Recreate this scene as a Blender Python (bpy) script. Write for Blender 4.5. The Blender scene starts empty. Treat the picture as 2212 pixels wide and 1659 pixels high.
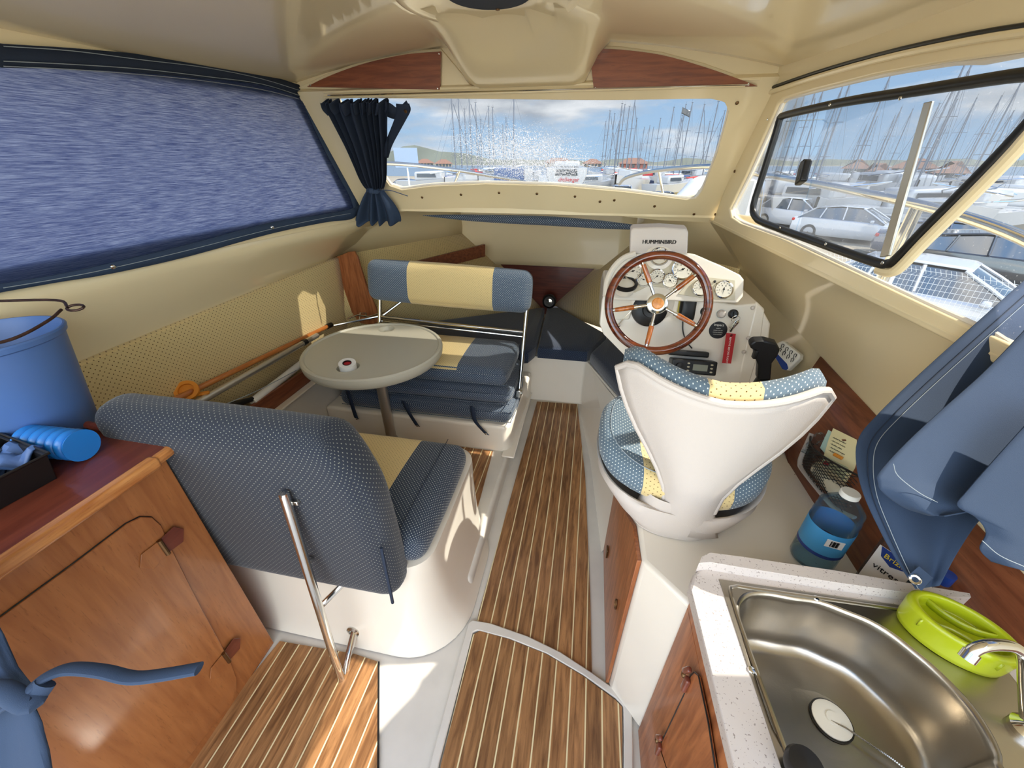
import bpy, bmesh, math, random
from mathutils import Vector, Matrix, Quaternion, noise
from mathutils.geometry import tessellate_polygon
random.seed(7)
S = bpy.context.scene
COL = S.collection
V = Vector
# ---------------------------------------------------------------- camera
CAM = V((0, 0, 1.65)); TH = math.radians(30.2); PS = math.radians(10.8); FPX = 831.0
cF = V((-math.sin(PS)*math.cos(TH), math.cos(PS)*math.cos(TH), -math.sin(TH)))
cR = V((math.cos(PS), math.sin(PS), 0))
cU = V((-math.sin(PS)*math.sin(TH), math.cos(PS)*math.sin(TH), math.cos(TH)))
cd = bpy.data.cameras.new('camera'); cam = bpy.data.objects.new('camera', cd); COL.objects.link(cam)
cd.sensor_fit = 'HORIZONTAL'; cd.sensor_width = 36.0; cd.lens = FPX/2212*36; cd.clip_start = 0.02; cd.clip_end = 3000
mw = Matrix.Identity(4)
for i in range(3):
    mw[i][0] = cR[i]; mw[i][1] = cU[i]; mw[i][2] = -cF[i]; mw[i][3] = CAM[i]
cam.matrix_world = mw
S.camera = cam
# ---------------------------------------------------------------- light and exposure
S.view_settings.view_transform = 'Standard'; S.view_settings.look = 'None'
S.view_settings.gamma = 1; S.view_settings.use_curve_mapping = False
S.view_settings.exposure = 0.72
SUN_TO = V((.95, .15, 1.08)).normalized()
sd = bpy.data.lights.new('sun', 'SUN'); sun = bpy.data.objects.new('sun', sd); COL.objects.link(sun)
sd.energy = 4.3; sd.angle = math.radians(0.6); sd.color = (1.0, 0.93, 0.80)
sun.rotation_euler = SUN_TO.to_track_quat('Z', 'Y').to_euler(); sun.location = (4, 0, 6)

W = bpy.data.worlds.new('world'); S.world = W; W.use_nodes = True
nt = W.node_tree; N = nt.nodes; L = nt.links; N.clear()
wo = N.new('ShaderNodeOutputWorld'); bg = N.new('ShaderNodeBackground'); tc = N.new('ShaderNodeTexCoord')
mp = N.new('ShaderNodeMapping'); mp.inputs['Scale'].default_value = (1.6, 1.6, 6.5); mp.inputs['Location'].default_value = (.3, .1, .45)
nz = N.new('ShaderNodeTexNoise'); nz.inputs['Scale'].default_value = 1.5; nz.inputs['Detail'].default_value = 9; nz.inputs['Roughness'].default_value = .58
cr = N.new('ShaderNodeValToRGB'); cr.color_ramp.elements[0].position = .46; cr.color_ramp.elements[1].position = .58
nz2 = N.new('ShaderNodeTexNoise'); nz2.inputs['Scale'].default_value = 3.2; nz2.inputs['Detail'].default_value = 8
cl = N.new('ShaderNodeValToRGB')
cl.color_ramp.elements[0].color = (.34, .39, .46, 1); cl.color_ramp.elements[1].color = (.80, .84, .88, 1)
cl.color_ramp.elements[0].position = .35; cl.color_ramp.elements[1].position = .62
sx = N.new('ShaderNodeSeparateXYZ')
sky = N.new('ShaderNodeValToRGB')
sky.color_ramp.elements[0].color = (.40, .60, .82, 1); sky.color_ramp.elements[1].color = (.08, .22, .55, 1)
sky.color_ramp.elements[1].position = .5
mx = N.new('ShaderNodeMix'); mx.data_type = 'RGBA'
L.new(tc.outputs['Generated'], mp.inputs[0]); L.new(mp.outputs[0], nz.inputs['Vector']); L.new(nz.outputs[0], cr.inputs[0])
L.new(mp.outputs[0], nz2.inputs['Vector']); L.new(nz2.outputs[0], cl.inputs[0])
L.new(tc.outputs['Generated'], sx.inputs[0]); L.new(sx.outputs['Z'], sky.inputs[0])
L.new(cr.outputs[0], mx.inputs[0]); L.new(sky.outputs[0], mx.inputs[6]); L.new(cl.outputs[0], mx.inputs[7])
# sky astern, out of view, is strengthened to fill the cabin with light
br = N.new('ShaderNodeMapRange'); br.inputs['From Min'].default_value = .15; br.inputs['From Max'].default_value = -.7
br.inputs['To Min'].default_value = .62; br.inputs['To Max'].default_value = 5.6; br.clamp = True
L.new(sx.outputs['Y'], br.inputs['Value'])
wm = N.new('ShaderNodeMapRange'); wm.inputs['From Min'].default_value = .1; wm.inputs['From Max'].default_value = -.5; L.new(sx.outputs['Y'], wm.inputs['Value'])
wt = N.new('ShaderNodeMix'); wt.data_type = 'RGBA'; wt.blend_type = 'MULTIPLY'; wt.inputs[7].default_value = (1, .86, .68, 1); L.new(wm.outputs[0], wt.inputs[0]); L.new(mx.outputs[2], wt.inputs[6])  # the unseen astern sky is also tinted to warm the cabin whites
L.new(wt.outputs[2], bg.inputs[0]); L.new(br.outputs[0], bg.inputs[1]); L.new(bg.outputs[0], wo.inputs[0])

# ---------------------------------------------------------------- pixel -> point on a real plane of the boat
def ray(a, b): return cF + cR*((a-1106)/FPX) + cU*((829.5-b)/FPX)
def at(a, b, x=None, y=None, z=None, p=None, n=None):
    d = ray(a, b)
    if p is not None:
        n = V(n); return CAM + d*((V(p)-CAM).dot(n)/d.dot(n))
    if x is not None: t = (x-CAM.x)/d.x
    elif y is not None: t = (y-CAM.y)/d.y
    else: t = (z-CAM.z)/d.z
    return CAM + d*t
# ---------------------------------------------------------------- materials
MT = {}
def new(name):
    m = bpy.data.materials.new(name); m.use_nodes = True; MT[name] = m
    b = m.node_tree.nodes['Principled BSDF']; return m, m.node_tree, b
def lin(c): return tuple((v/255/12.92 if v/255 <= .04045 else ((v/255+.055)/1.055)**2.4) for v in c)+(1,)
def mat(name, rgb, rough=.5, metal=0, coat=0, var=0, bump=0, bscale=200, vscale=6, trans=0, alpha=1, spec=.5, emis=0):
    m, t, b = new(name); c = lin(rgb)
    b.inputs['Base Color'].default_value = c; b.inputs['Roughness'].default_value = rough; b.inputs['Metallic'].default_value = metal
    b.inputs['Coat Weight'].default_value = coat; b.inputs['Coat Roughness'].default_value = .06
    b.inputs['Transmission Weight'].default_value = trans; b.inputs['Alpha'].default_value = alpha
    b.inputs['Specular IOR Level'].default_value = spec
    if emis: b.inputs['Emission Color'].default_value = c; b.inputs['Emission Strength'].default_value = emis
    g = t.nodes.new('ShaderNodeTexCoord')
    if var:
        n = t.nodes.new('ShaderNodeTexNoise'); n.inputs['Scale'].default_value = vscale; n.inputs['Detail'].default_value = 5
        r = t.nodes.new('ShaderNodeValToRGB'); r.color_ramp.elements[0].position = .3; r.color_ramp.elements[1].position = .7
        r.color_ramp.elements[0].color = tuple(v*(1-var) for v in c[:3])+(1,); r.color_ramp.elements[1].color = tuple(min(1, v*(1+var)) for v in c[:3])+(1,)
        t.links.new(g.outputs['Object'], n.inputs['Vector']); t.links.new(n.outputs[0], r.inputs[0]); t.links.new(r.outputs[0], b.inputs['Base Color'])
    if bump:
        n = t.nodes.new('ShaderNodeTexNoise'); n.inputs['Scale'].default_value = bscale; n.inputs['Detail'].default_value = 3
        u = t.nodes.new('ShaderNodeBump'); u.inputs['Strength'].default_value = bump; u.inputs['Distance'].default_value = .002
        t.links.new(g.outputs['Object'], n.inputs['Vector']); t.links.new(n.outputs[0], u.inputs['Height']); t.links.new(u.outputs[0], b.inputs['Normal'])
    return m
def math_(t, op, a, b=None, c=None):
    n = t.nodes.new('ShaderNodeMath'); n.operation = op
    for i, v in enumerate((a, b, c)):
        if v is None: continue
        if isinstance(v, (int, float)): n.inputs[i].default_value = v
        else: t.links.new(v, n.inputs[i])
    return n.outputs[0]
def mixc(t, f, a, b):
    n = t.nodes.new('ShaderNodeMix'); n.data_type = 'RGBA'
    for i, v in ((0, f), (6, a), (7, b)):
        if isinstance(v, (int, float, tuple)): n.inputs[i].default_value = v
        else: t.links.new(v, n.inputs[i])
    return n.outputs[2]
def wood(name, dark, light, rough=.35, coat=.3, axis='X', scale=1.0, seams=None, grain=7):
    """grain runs along the given object axis; seams=(spacing, offset, width, colour) across x for laid planking"""
    m, t, b = new(name)
    g = t.nodes.new('ShaderNodeTexCoord'); mp = t.nodes.new('ShaderNodeMapping')
    k = {'X': (.09, 1, 1), 'Y': (1, .09, 1), 'Z': (1, 1, .09)}[axis]
    mp.inputs['Scale'].default_value = tuple(v*70*scale for v in k)
    t.links.new(g.outputs['Object'], mp.inputs[0])
    n = t.nodes.new('ShaderNodeTexNoise'); n.inputs['Scale'].default_value = 1; n.inputs['Detail'].default_value = grain; n.inputs['Distortion'].default_value = .6
    t.links.new(mp.outputs[0], n.inputs['Vector'])
    r = t.nodes.new('ShaderNodeValToRGB'); r.color_ramp.elements[0].position = .33; r.color_ramp.elements[1].position = .66
    r.color_ramp.elements[0].color = lin(dark); r.color_ramp.elements[1].color = lin(light)
    t.links.new(n.outputs[0], r.inputs[0]); col = r.outputs[0]
    n3 = t.nodes.new('ShaderNodeTexNoise'); n3.inputs['Scale'].default_value = 5; n3.inputs['Detail'].default_value = 14; n3.inputs['Roughness'].default_value = .7
    t.links.new(mp.outputs[0], n3.inputs['Vector'])
    f = math_(t, 'MULTIPLY', math_(t, 'GREATER_THAN', n3.outputs[0], .60), .35)
    col = mixc(t, f, col, tuple(v*.45 for v in lin(dark)[:3])+(1,))
    if seams:
        sp, off, wd, sc = seams
        s = t.nodes.new('ShaderNodeSeparateXYZ'); t.links.new(g.outputs['Object'], s.inputs[0])
        q = math_(t, 'DIVIDE', math_(t, 'ADD', s.outputs['X'], -off), sp)
        idx = math_(t, 'FLOOR', q); fr = math_(t, 'SUBTRACT', q, idx)
        wn = t.nodes.new('ShaderNodeTexWhiteNoise'); wn.noise_dimensions = '1D'; t.links.new(idx, wn.inputs['W'])
        hv = t.nodes.new('ShaderNodeHueSaturation'); t.links.new(col, hv.inputs['Color'])
        t.links.new(math_(t, 'MULTIPLY_ADD', wn.outputs[0], .35, .82), hv.inputs['Value']); col = hv.outputs[0]
        cb = t.nodes.new('ShaderNodeCombineXYZ'); t.links.new(math_(t, 'MULTIPLY', idx, 3.7), cb.inputs['Y']); t.links.new(cb.outputs[0], mp.inputs['Location'])
        e = math_(t, 'LESS_THAN', fr, wd/sp)
        col = mixc(t, e, col, lin(sc))
    t.links.new(col, b.inputs['Base Color'])
    b.inputs['Roughness'].default_value = rough; b.inputs['Coat Weight'].default_value = coat; b.inputs['Coat Roughness'].default_value = .1
    return m
def dots(t, uv, sp, rad, cross=False):
    """staggered woven dots from UV in metres -> mask"""
    s = t.nodes.new('ShaderNodeSeparateXYZ'); t.links.new(uv, s.inputs[0])
    a = math_(t, 'DIVIDE', math_(t, 'ADD', s.outputs[0], s.outputs[1]), sp); c = math_(t, 'DIVIDE', math_(t, 'SUBTRACT', s.outputs[0], s.outputs[1]), sp)
    fa = math_(t, 'SUBTRACT', math_(t, 'FRACT', a), .5); fc = math_(t, 'SUBTRACT', math_(t, 'FRACT', c), .5)
    # back to u,v inside the cell
    u = math_(t, 'ABSOLUTE', math_(t, 'ADD', fa, fc)); v = math_(t, 'ABSOLUTE', math_(t, 'SUBTRACT', fa, fc))
    if cross: d = math_(t, 'MAXIMUM', math_(t, 'MULTIPLY', u, 1.0), math_(t, 'MULTIPLY', v, .75))
    else: d = math_(t, 'SQRT', math_(t, 'ADD', math_(t, 'MULTIPLY', u, u), math_(t, 'MULTIPLY', v, v)))
    return math_(t, 'LESS_THAN', d, rad)
BLUE = (60, 74, 94); BDOT = (214, 220, 214); BEI = (226, 201, 144); EDOT = (112, 84, 48)
def fabric(name, stripe=None, base=None, sp=.013, only=None, blue=BLUE, bdot=BDOT, axis=0, esp=.0145, topface=False, drad=.17, erad=.17):
    """blue dotted fabric; stripe=(lo,hi) gives a beige dotted band between two values of an object axis"""
    m, t, b = new(name)
    g = t.nodes.new('ShaderNodeTexCoord')
    wv = t.nodes.new('ShaderNodeTexNoise'); wv.inputs['Scale'].default_value = 900; t.links.new(g.outputs['Object'], wv.inputs['Vector'])
    def two(c, dc, spc, rad, cross):
        k = dots(t, g.outputs['UV'], spc, rad, cross)
        cc = mixc(t, wv.outputs[0], tuple(v*.62 for v in lin(c)[:3])+(1,), tuple(min(1, v*1.35) for v in lin(c)[:3])+(1,))
        return mixc(t, k, cc, lin(dc))
    cb = two(blue, bdot, sp, drad, True) if only != 'beige' else None
    ce = two(BEI, EDOT, esp, erad, False) if (stripe or only == 'beige') else None
    if only == 'beige': col = ce
    elif stripe:
        s = t.nodes.new('ShaderNodeSeparateXYZ'); t.links.new(g.outputs['Object'], s.inputs[0])
        o = s.outputs[axis]
        k = math_(t, 'MULTIPLY', math_(t, 'GREATER_THAN', o, stripe[0]), math_(t, 'LESS_THAN', o, stripe[1]))
        if topface:
            gn = t.nodes.new('ShaderNodeNewGeometry'); sn = t.nodes.new('ShaderNodeSeparateXYZ'); t.links.new(gn.outputs['Normal'], sn.inputs[0])
            k = math_(t, 'MULTIPLY', k, math_(t, 'GREATER_THAN', sn.outputs['Z'], .75))
        col = mixc(t, k, cb, ce)
    else: col = cb
    t.links.new(col, b.inputs['Base Color']); b.inputs['Roughness'].default_value = .85; b.inputs['Sheen Weight'].default_value = .25
    b.inputs['Specular IOR Level'].default_value = .2
    u = t.nodes.new('ShaderNodeBump'); u.inputs['Strength'].default_value = .25; u.inputs['Distance'].default_value = .001
    t.links.new(wv.outputs[0], u.inputs['Height']); t.links.new(u.outputs[0], b.inputs['Normal'])
    return m
cream = mat('cream_gelcoat', (240, 222, 180), .28, coat=.6, var=.03, vscale=2)
white = mat('white_gelcoat', (236, 228, 214), .30, coat=.5, var=.03, vscale=3)
white2 = mat('white_sole_gelcoat', (218, 213, 204), .42, coat=.2, var=.05, vscale=9)
plastic = mat('white_plastic', (204, 195, 187), .5, bump=.25, bscale=420)
teak = wood('teak_planking', (116, 78, 46), (176, 128, 82), rough=.45, coat=.15, axis='Y', seams=(.0555, -.0845, .0048, (232, 218, 172)))
mahog = wood('mahogany_veneer', (118, 60, 34), (150, 84, 50), rough=.4, coat=.25, axis='X')
mahoz = wood('mahogany_veneer_upright', (136, 76, 42), (178, 110, 66), rough=.4, coat=.25, axis='Z')
mahoy = wood('mahogany_veneer_lengthwise', (112, 58, 34), (146, 84, 52), rough=.4, coat=.25, axis='Y')
cabw = wood('cherry_cabinet_face', (152, 92, 50), (172, 110, 62), rough=.34, coat=.35, axis='Z', scale=.7, grain=6)
topw = wood('brown_laminate', (104, 48, 34), (124, 62, 44), rough=.3, coat=.4, axis='Y', scale=.5)
edgew = wood('varnished_edge_wood', (172, 104, 50), (214, 150, 88), rough=.3, coat=.5, axis='Y')
wheelw = wood('varnished_wheel_wood', (62, 24, 10), (118, 52, 24), rough=.12, coat=1, axis='X')
spokew = wood('varnished_spoke_wood', (140, 70, 26), (190, 110, 50), rough=.15, coat=1, axis='Z')
dkwood = wood('dark_bow_wood', (82, 30, 18), (110, 46, 28), rough=.4, axis='X')
steel = mat('polished_stainless', (210, 208, 202), .12, metal=1)
chrome = mat('chrome', (225, 225, 225), .06, metal=1)
sinkm = mat('brushed_steel', (176, 170, 160), .28, metal=1, var=.10, vscale=5, bump=.04, bscale=300)
alu = mat('anodised_aluminium', (205, 200, 188), .35, metal=.85)
black = mat('black_plastic', (20, 20, 22), .4)
rubber = mat('black_rubber', (26, 27, 28), .38, var=.3, vscale=30)
brass = mat('dull_brass', (120, 92, 62), .35, metal=.9)
canvas = mat('blue_canvas', (46, 64, 90), .85, var=.08, vscale=4, bump=.2, bscale=900)
canvasD = mat('navy_canvas', (34, 46, 66), .85, var=.1, vscale=4, bump=.2, bscale=900)
thread = mat('pale_stitching', (150, 160, 168), .8)
bluep = mat('blue_bucket_plastic', (84, 118, 176), .4, var=.04)
blueh = mat('bright_blue_hose', (36, 128, 214), .3, coat=.3)
tablem = mat('grey_table_plastic', (196, 192, 174), .45, bump=.1, bscale=300)
lime = mat('lime_plastic', (172, 184, 24), .3, coat=.3)
redm = mat('red_ribbon', (176, 30, 36), .6)
wht = mat('white_print', (240, 238, 230), .5)
dial = mat('ivory_dial', (228, 222, 206), .35)
gpan = mat('beige_dash_panel', (205, 196, 172), .45)
corian = mat('speckled_worktop', (206, 196, 190), .4, coat=.2)
t_ = corian.node_tree; b_ = t_.nodes['Principled BSDF']
_g = t_.nodes.new('ShaderNodeTexCoord'); _n = t_.nodes.new('ShaderNodeTexNoise'); _n.inputs['Scale'].default_value = 260; _n.inputs['Detail'].default_value = 2
t_.links.new(_g.outputs['Object'], _n.inputs['Vector'])
t_.links.new(mixc(t_, math_(t_, 'GREATER_THAN', _n.outputs[0], .66), lin((208, 199, 194)), lin((150, 138, 134))), b_.inputs['Base Color'])
orange = mat('orange_plastic', (222, 140, 40), .5)
gaffw = wood('varnished_pole_wood', (170, 96, 40), (206, 132, 66), rough=.3, axis='Y')
fblue = fabric('blue_dotted_fabric')
fbei = fabric('beige_dotted_fabric', only='beige', esp=.021, erad=.2)
fnavy = fabric('navy_dotted_fabric', blue=(36, 46, 66), bdot=(110, 126, 150), sp=.012)
fnear = fabric('blue_dotted_backrest_fabric', blue=(40, 46, 58), bdot=(140, 142, 132), sp=.0165, drad=.15)
def glassmat(name, tint=(1, 1, 1), dirt=.05, salt=None):
    m = bpy.data.materials.new(name); m.use_nodes = True; t = m.node_tree; t.nodes.clear(); MT[name] = m
    o = t.nodes.new('ShaderNodeOutputMaterial'); tr = t.nodes.new('ShaderNodeBsdfTransparent'); tr.inputs[0].default_value = tint+(1,)
    gl = t.nodes.new('ShaderNodeBsdfGlossy'); gl.inputs['Roughness'].default_value = .02
    fr = t.nodes.new('ShaderNodeLayerWeight'); fr.inputs['Blend'].default_value = .12
    mx = t.nodes.new('ShaderNodeMixShader'); t.links.new(math_(t, 'MULTIPLY', fr.outputs['Fresnel'], .6), mx.inputs[0]); t.links.new(tr.outputs[0], mx.inputs[1]); t.links.new(gl.outputs[0], mx.inputs[2])
    df = t.nodes.new('ShaderNodeBsdfDiffuse'); df.inputs[0].default_value = (.9, .92, .95, 1); tl = t.nodes.new('ShaderNodeBsdfTranslucent'); tl.inputs[0].default_value = (.95, .96, 1, 1)
    dd = t.nodes.new('ShaderNodeMixShader'); t.links.new(df.outputs[0], dd.inputs[1]); t.links.new(tl.outputs[0], dd.inputs[2])
    g = t.nodes.new('ShaderNodeTexCoord'); n = t.nodes.new('ShaderNodeTexNoise'); n.inputs['Scale'].default_value = 9; n.inputs['Detail'].default_value = 8
    t.links.new(g.outputs['Object'], n.inputs['Vector'])
    f = math_(t, 'MULTIPLY', n.outputs[0], dirt)
    n5 = t.nodes.new('ShaderNodeTexNoise'); n5.inputs['Scale'].default_value = 160; n5.inputs['Detail'].default_value = 1; t.links.new(g.outputs['Object'], n5.inputs['Vector'])
    f = math_(t, 'ADD', f, math_(t, 'MULTIPLY', math_(t, 'GREATER_THAN', n5.outputs[0], .74), .18))
    if salt:  # dried salt spray: an elliptical patch of specks and diagonal wiper streaks
        cx, cz, rx, rz = salt
        s = t.nodes.new('ShaderNodeSeparateXYZ'); t.links.new(g.outputs['Object'], s.inputs[0])
        dx = math_(t, 'DIVIDE', math_(t, 'ADD', s.outputs[0], -cx), rx); dz = math_(t, 'DIVIDE', math_(t, 'ADD', math_(t, 'ADD', s.outputs[2], -cz), math_(t, 'MULTIPLY', math_(t, 'ADD', s.outputs[0], -cx), .12)), rz)
        rr = math_(t, 'ADD', math_(t, 'MULTIPLY', dx, dx), math_(t, 'MULTIPLY', dz, dz))
        w = math_(t, 'MAXIMUM', math_(t, 'SUBTRACT', 1.0, rr), 0.0)
        vo = t.nodes.new('ShaderNodeTexNoise'); vo.inputs['Scale'].default_value = 190; vo.inputs['Detail'].default_value = 2
        t.links.new(g.outputs['Object'], vo.inputs['Vector'])
        th = math_(t, 'SUBTRACT', .78, math_(t, 'MULTIPLY', w, .28))
        f = math_(t, 'ADD', f, math_(t, 'MULTIPLY', math_(t, 'GREATER_THAN', vo.outputs[0], th), .85))
        mp = t.nodes.new('ShaderNodeMapping'); mp.inputs['Rotation'].default_value = (0, math.radians(-28), 0); mp.inputs['Scale'].default_value = (4, 1, 260)
        t.links.new(g.outputs['Object'], mp.inputs[0]); ns = t.nodes.new('ShaderNodeTexNoise'); ns.inputs['Scale'].default_value = 1; t.links.new(mp.outputs[0], ns.inputs['Vector'])
        st = math_(t, 'MULTIPLY', math_(t, 'GREATER_THAN', ns.outputs[0], .68), math_(t, 'MULTIPLY', w, .7))
        f = math_(t, 'MINIMUM', math_(t, 'ADD', f, st), .95)
    m2 = t.nodes.new('ShaderNodeMixShader'); t.links.new(f, m2.inputs[0]); t.links.new(mx.outputs[0], m2.inputs[1]); t.links.new(dd.outputs[0], m2.inputs[2])
    t.links.new(m2.outputs[0], o.inputs[0]); return m
glassW = glassmat('salty_windscreen_glass', dirt=.03, salt=(-.36, 1.66, .50, .17))
glassS = glassmat('side_window_glass', dirt=.03)
glassP = glassmat('sliding_pane_perspex', tint=(.86, .88, .90), dirt=.12)
clear = glassmat('clear_plastic', tint=(.86, .93, .98), dirt=.04)
carglass = mat('car_glass', (50, 62, 74), .08, coat=1)
def blindmat():
    m = bpy.data.materials.new('backlit_blue_blind'); m.use_nodes = True; t = m.node_tree; t.nodes.clear()
    o = t.nodes.new('ShaderNodeOutputMaterial'); d = t.nodes.new('ShaderNodeBsdfDiffuse'); l = t.nodes.new('ShaderNodeBsdfTranslucent'); mx = t.nodes.new('ShaderNodeMixShader')
    g = t.nodes.new('ShaderNodeTexCoord'); mp = t.nodes.new('ShaderNodeMapping'); mp.inputs['Scale'].default_value = (20, 16, 520); mp.inputs['Rotation'].default_value = (math.radians(3), 0, 0)
    n = t.nodes.new('ShaderNodeTexNoise'); n.inputs['Scale'].default_value = 1; n.inputs['Detail'].default_value = 6; n.inputs['Roughness'].default_value = .7
    t.links.new(g.outputs['Object'], mp.inputs[0]); t.links.new(mp.outputs[0], n.inputs['Vector'])
    r = t.nodes.new('ShaderNodeValToRGB'); r.color_ramp.elements[0].position = .38; r.color_ramp.elements[1].position = .66
    r.color_ramp.elements[0].color = lin((142, 150, 184)); r.color_ramp.elements[1].color = lin((222, 226, 238))
    t.links.new(n.outputs[0], r.inputs[0]); t.links.new(r.outputs[0], l.inputs[0]); d.inputs[0].default_value = lin((84, 104, 150))
    mx.inputs[0].default_value = .78; t.links.new(d.outputs[0], mx.inputs[1]); t.links.new(l.outputs[0], mx.inputs[2]); t.links.new(mx.outputs[0], o.inputs[0]); return m
blindm = blindmat()
# ---------------------------------------------------------------- geometry generators: each returns (verts, faces, uvs per face corner or None)
def gbox(c, s, M=None):
    c = V(c); h = V(s)/2
    vs = [V((x*h.x, y*h.y, z*h.z)) for x in (-1, 1) for y in (-1, 1) for z in (-1, 1)]
    vs = [(M @ v if M else v)+c for v in vs]
    return vs, [(0, 1, 3, 2), (4, 6, 7, 5), (0, 4, 5, 1), (2, 3, 7, 6), (0, 2, 6, 4), (1, 5, 7, 3)], None
def gplate(outer, d, holes=()):
    """flat polygon (3D points) with holes, extruded by vector d"""
    d = V(d); loops = [[V(p) for p in outer]]+[[V(p) for p in h] for h in holes]
    flat = [p for l in loops for p in l]; n = len(flat)
    if len(loops) == 1: tri = tessellate_polygon(loops)
    else:
        F_ = frame(d).transposed(); bm = bmesh.new(); es = []
        for l in loops:
            q = [bm.verts.new((*(F_ @ p).xy, 0)) for p in l]; es += [bm.edges.new((q[i], q[(i+1) % len(q)])) for i in range(len(q))]
        bm.verts.index_update(); bmesh.ops.triangle_fill(bm, use_beauty=True, use_dissolve=False, edges=es, normal=(0, 0, 1))
        tri = [tuple(v.index for v in f.verts) for f in bm.faces]; bm.free()
    vs = flat+[p+d for p in flat]; fs = []
    for a, b, c in tri:
        nn = (flat[b]-flat[a]).cross(flat[c]-flat[a])
        if nn.dot(d) > 0: a, c = c, a
        fs.append((a, b, c)); fs.append((c+n, b+n, a+n))
    o = 0
    for l in loops:
        m = len(l)
        for i in range(m): fs.append((o+i, o+(i+1) % m, n+o+(i+1) % m, n+o+i))
        o += m
    return vs, fs, None
def cat(pts, k=6, closed=False):
    pts = [V(p) for p in pts]; n = len(pts)
    if n < 3: return pts
    out = []
    for i in range(n if closed else n-1):
        p0 = pts[(i-1) % n] if (closed or i) else pts[0]*2-pts[1]
        p1 = pts[i]; p2 = pts[(i+1) % n]; p3 = pts[(i+2) % n] if (closed or i+2 < n) else pts[-1]*2-pts[-2]
        for j in range(k):
            t = j/k; out.append(.5*((2*p1)+(p2-p0)*t+(2*p0-5*p1+4*p2-p3)*t*t+(3*p1-p0-3*p2+p3)*t**3))
    if not closed: out.append(pts[-1])
    return out
def gtube(pts, r, n=10, closed=False, k=0, caps=True, flat=1.0):
    pts = cat(pts, k, closed) if k else [V(p) for p in pts]
    m = len(pts); rr = r if isinstance(r, (list, tuple)) else [r]*m
    if len(rr) != m: rr = [rr[0]+(rr[-1]-rr[0])*i/(m-1) for i in range(m)]
    vs = []; fs = []; uv = []; up = None
    for i in range(m):
        a = pts[(i-1) % m] if (closed or i) else pts[0]; b = pts[(i+1) % m] if (closed or i < m-1) else pts[-1]
        t = (b-a).normalized()
        if up is None: up = V((0, 0, 1)) if abs(t.z) < .9 else V((1, 0, 0))
        s = t.cross(up).normalized(); up = s.cross(t).normalized()
        for j in range(n):
            w = 2*math.pi*j/n; vs.append(pts[i]+s*math.cos(w)*rr[i]+up*math.sin(w)*rr[i]*flat)
    for i in range(m if closed else m-1):
        for j in range(n): fs.append((i*n+j, i*n+(j+1) % n, ((i+1) % m)*n+(j+1) % n, ((i+1) % m)*n+j))
    if caps and not closed: fs.append(tuple(range(n))[::-1]); fs.append(tuple((m-1)*n+j for j in range(n)))
    return vs, fs, None
def frame(n, up=(0, 0, 1)):
    n = V(n).normalized(); x = V(up).cross(n)
    if x.length < 1e-4: x = V((1, 0, 0))
    x.normalize(); y = n.cross(x); return Matrix((x, y, n)).transposed()
def glathe(prof, o, axis=(0, 0, 1), n=32, sx=1, sy=1, up=(0, 1, 0)):
    """profile of (radius, height) along axis"""
    F = frame(axis, up if abs(V(axis).normalized().dot(V(up))) < .95 else (1, 0, 0)); vs = []; fs = []; o = V(o)
    for r, h in prof:
        for j in range(n):
            w = 2*math.pi*j/n; vs.append(o+F @ V((r*sx*math.cos(w), r*sy*math.sin(w), h)))
    for i in range(len(prof)-1):
        for j in range(n): fs.append((i*n+j, i*n+(j+1) % n, (i+1)*n+(j+1) % n, (i+1)*n+j))
    return vs, fs, None
def ggrid(rows, closed=False):
    m = len(rows); n = len(rows[0]); vs = [V(p) for r in rows for p in r]; fs = []
    us = [0]*n; acc = 0; mid = rows[m//2]
    for j in range(1, n): acc += (V(mid[j])-V(mid[j-1])).length; us[j] = acc
    va = [0]*m; acc = 0
    for i in range(1, m): acc += (V(rows[i][n//2])-V(rows[i-1][n//2])).length; va[i] = acc
    uv = []
    for i in range(m-1):
        for j in range(n if closed else n-1):
            j2 = (j+1) % n; fs.append((i*n+j, i*n+j2, (i+1)*n+j2, (i+1)*n+j))
            u2 = us[j2] if j2 else us[j]+(V(mid[0])-V(mid[-1])).length
            uv.append(((us[j], va[i]), (u2, va[i]), (u2, va[i+1]), (us[j], va[i+1])))
    return vs, fs, uv
def ground(c, s, r, M=None, n=12, puff=(0, 0, 0), warp=None):
    """rounded cushion block with optional puffed faces, uv in metres"""
    c = V(c); h = V(s)/2; inner = V([max(v-r, .0005) for v in h]); vs = []; fs = []; uv = []
    for ax in range(3):
        a, b = (ax+1) % 3, (ax+2) % 3
        for sg in (-1, 1):
            o = len(vs)
            def ticks(hh):
                base = [-hh+ r*(1-math.cos(math.pi/2*i/4)) for i in range(5)]; mid = [-(hh-r)+2*(hh-r)*i/n for i in range(1, n)]
                return base+mid+[-x for x in base[::-1]]
            ta, tb = ticks(h[a]), ticks(h[b]); na, nb = len(ta), len(tb)
            for p in ta:
                for q in tb:
                    v = V((0, 0, 0)); v[ax] = sg*h[ax]; v[a] = p; v[b] = q
                    k = V([max(-inner[i], min(inner[i], v[i])) for i in range(3)]); d = v-k
                    w = k+(d.normalized()*r if d.length > 1e-7 else V((0, 0, 0)))
                    w[ax] += sg*puff[ax]*(1-(p/h[a])**2)*(1-(q/h[b])**2)
                    if warp: w = warp(w)
                    vs.append((M @ w if M else w)+c)
            for i in range(na-1):
                for j in range(nb-1):
                    f = [o+i*nb+j, o+(i+1)*nb+j, o+(i+1)*nb+j+1, o+i*nb+j+1]; u = [(ta[i], tb[j]), (ta[i+1], tb[j]), (ta[i+1], tb[j+1]), (ta[i], tb[j+1])]
                    if sg < 0: f.reverse(); u.reverse()
                    fs.append(tuple(f)); uv.append(tuple(u))
    return vs, fs, uv
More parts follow.
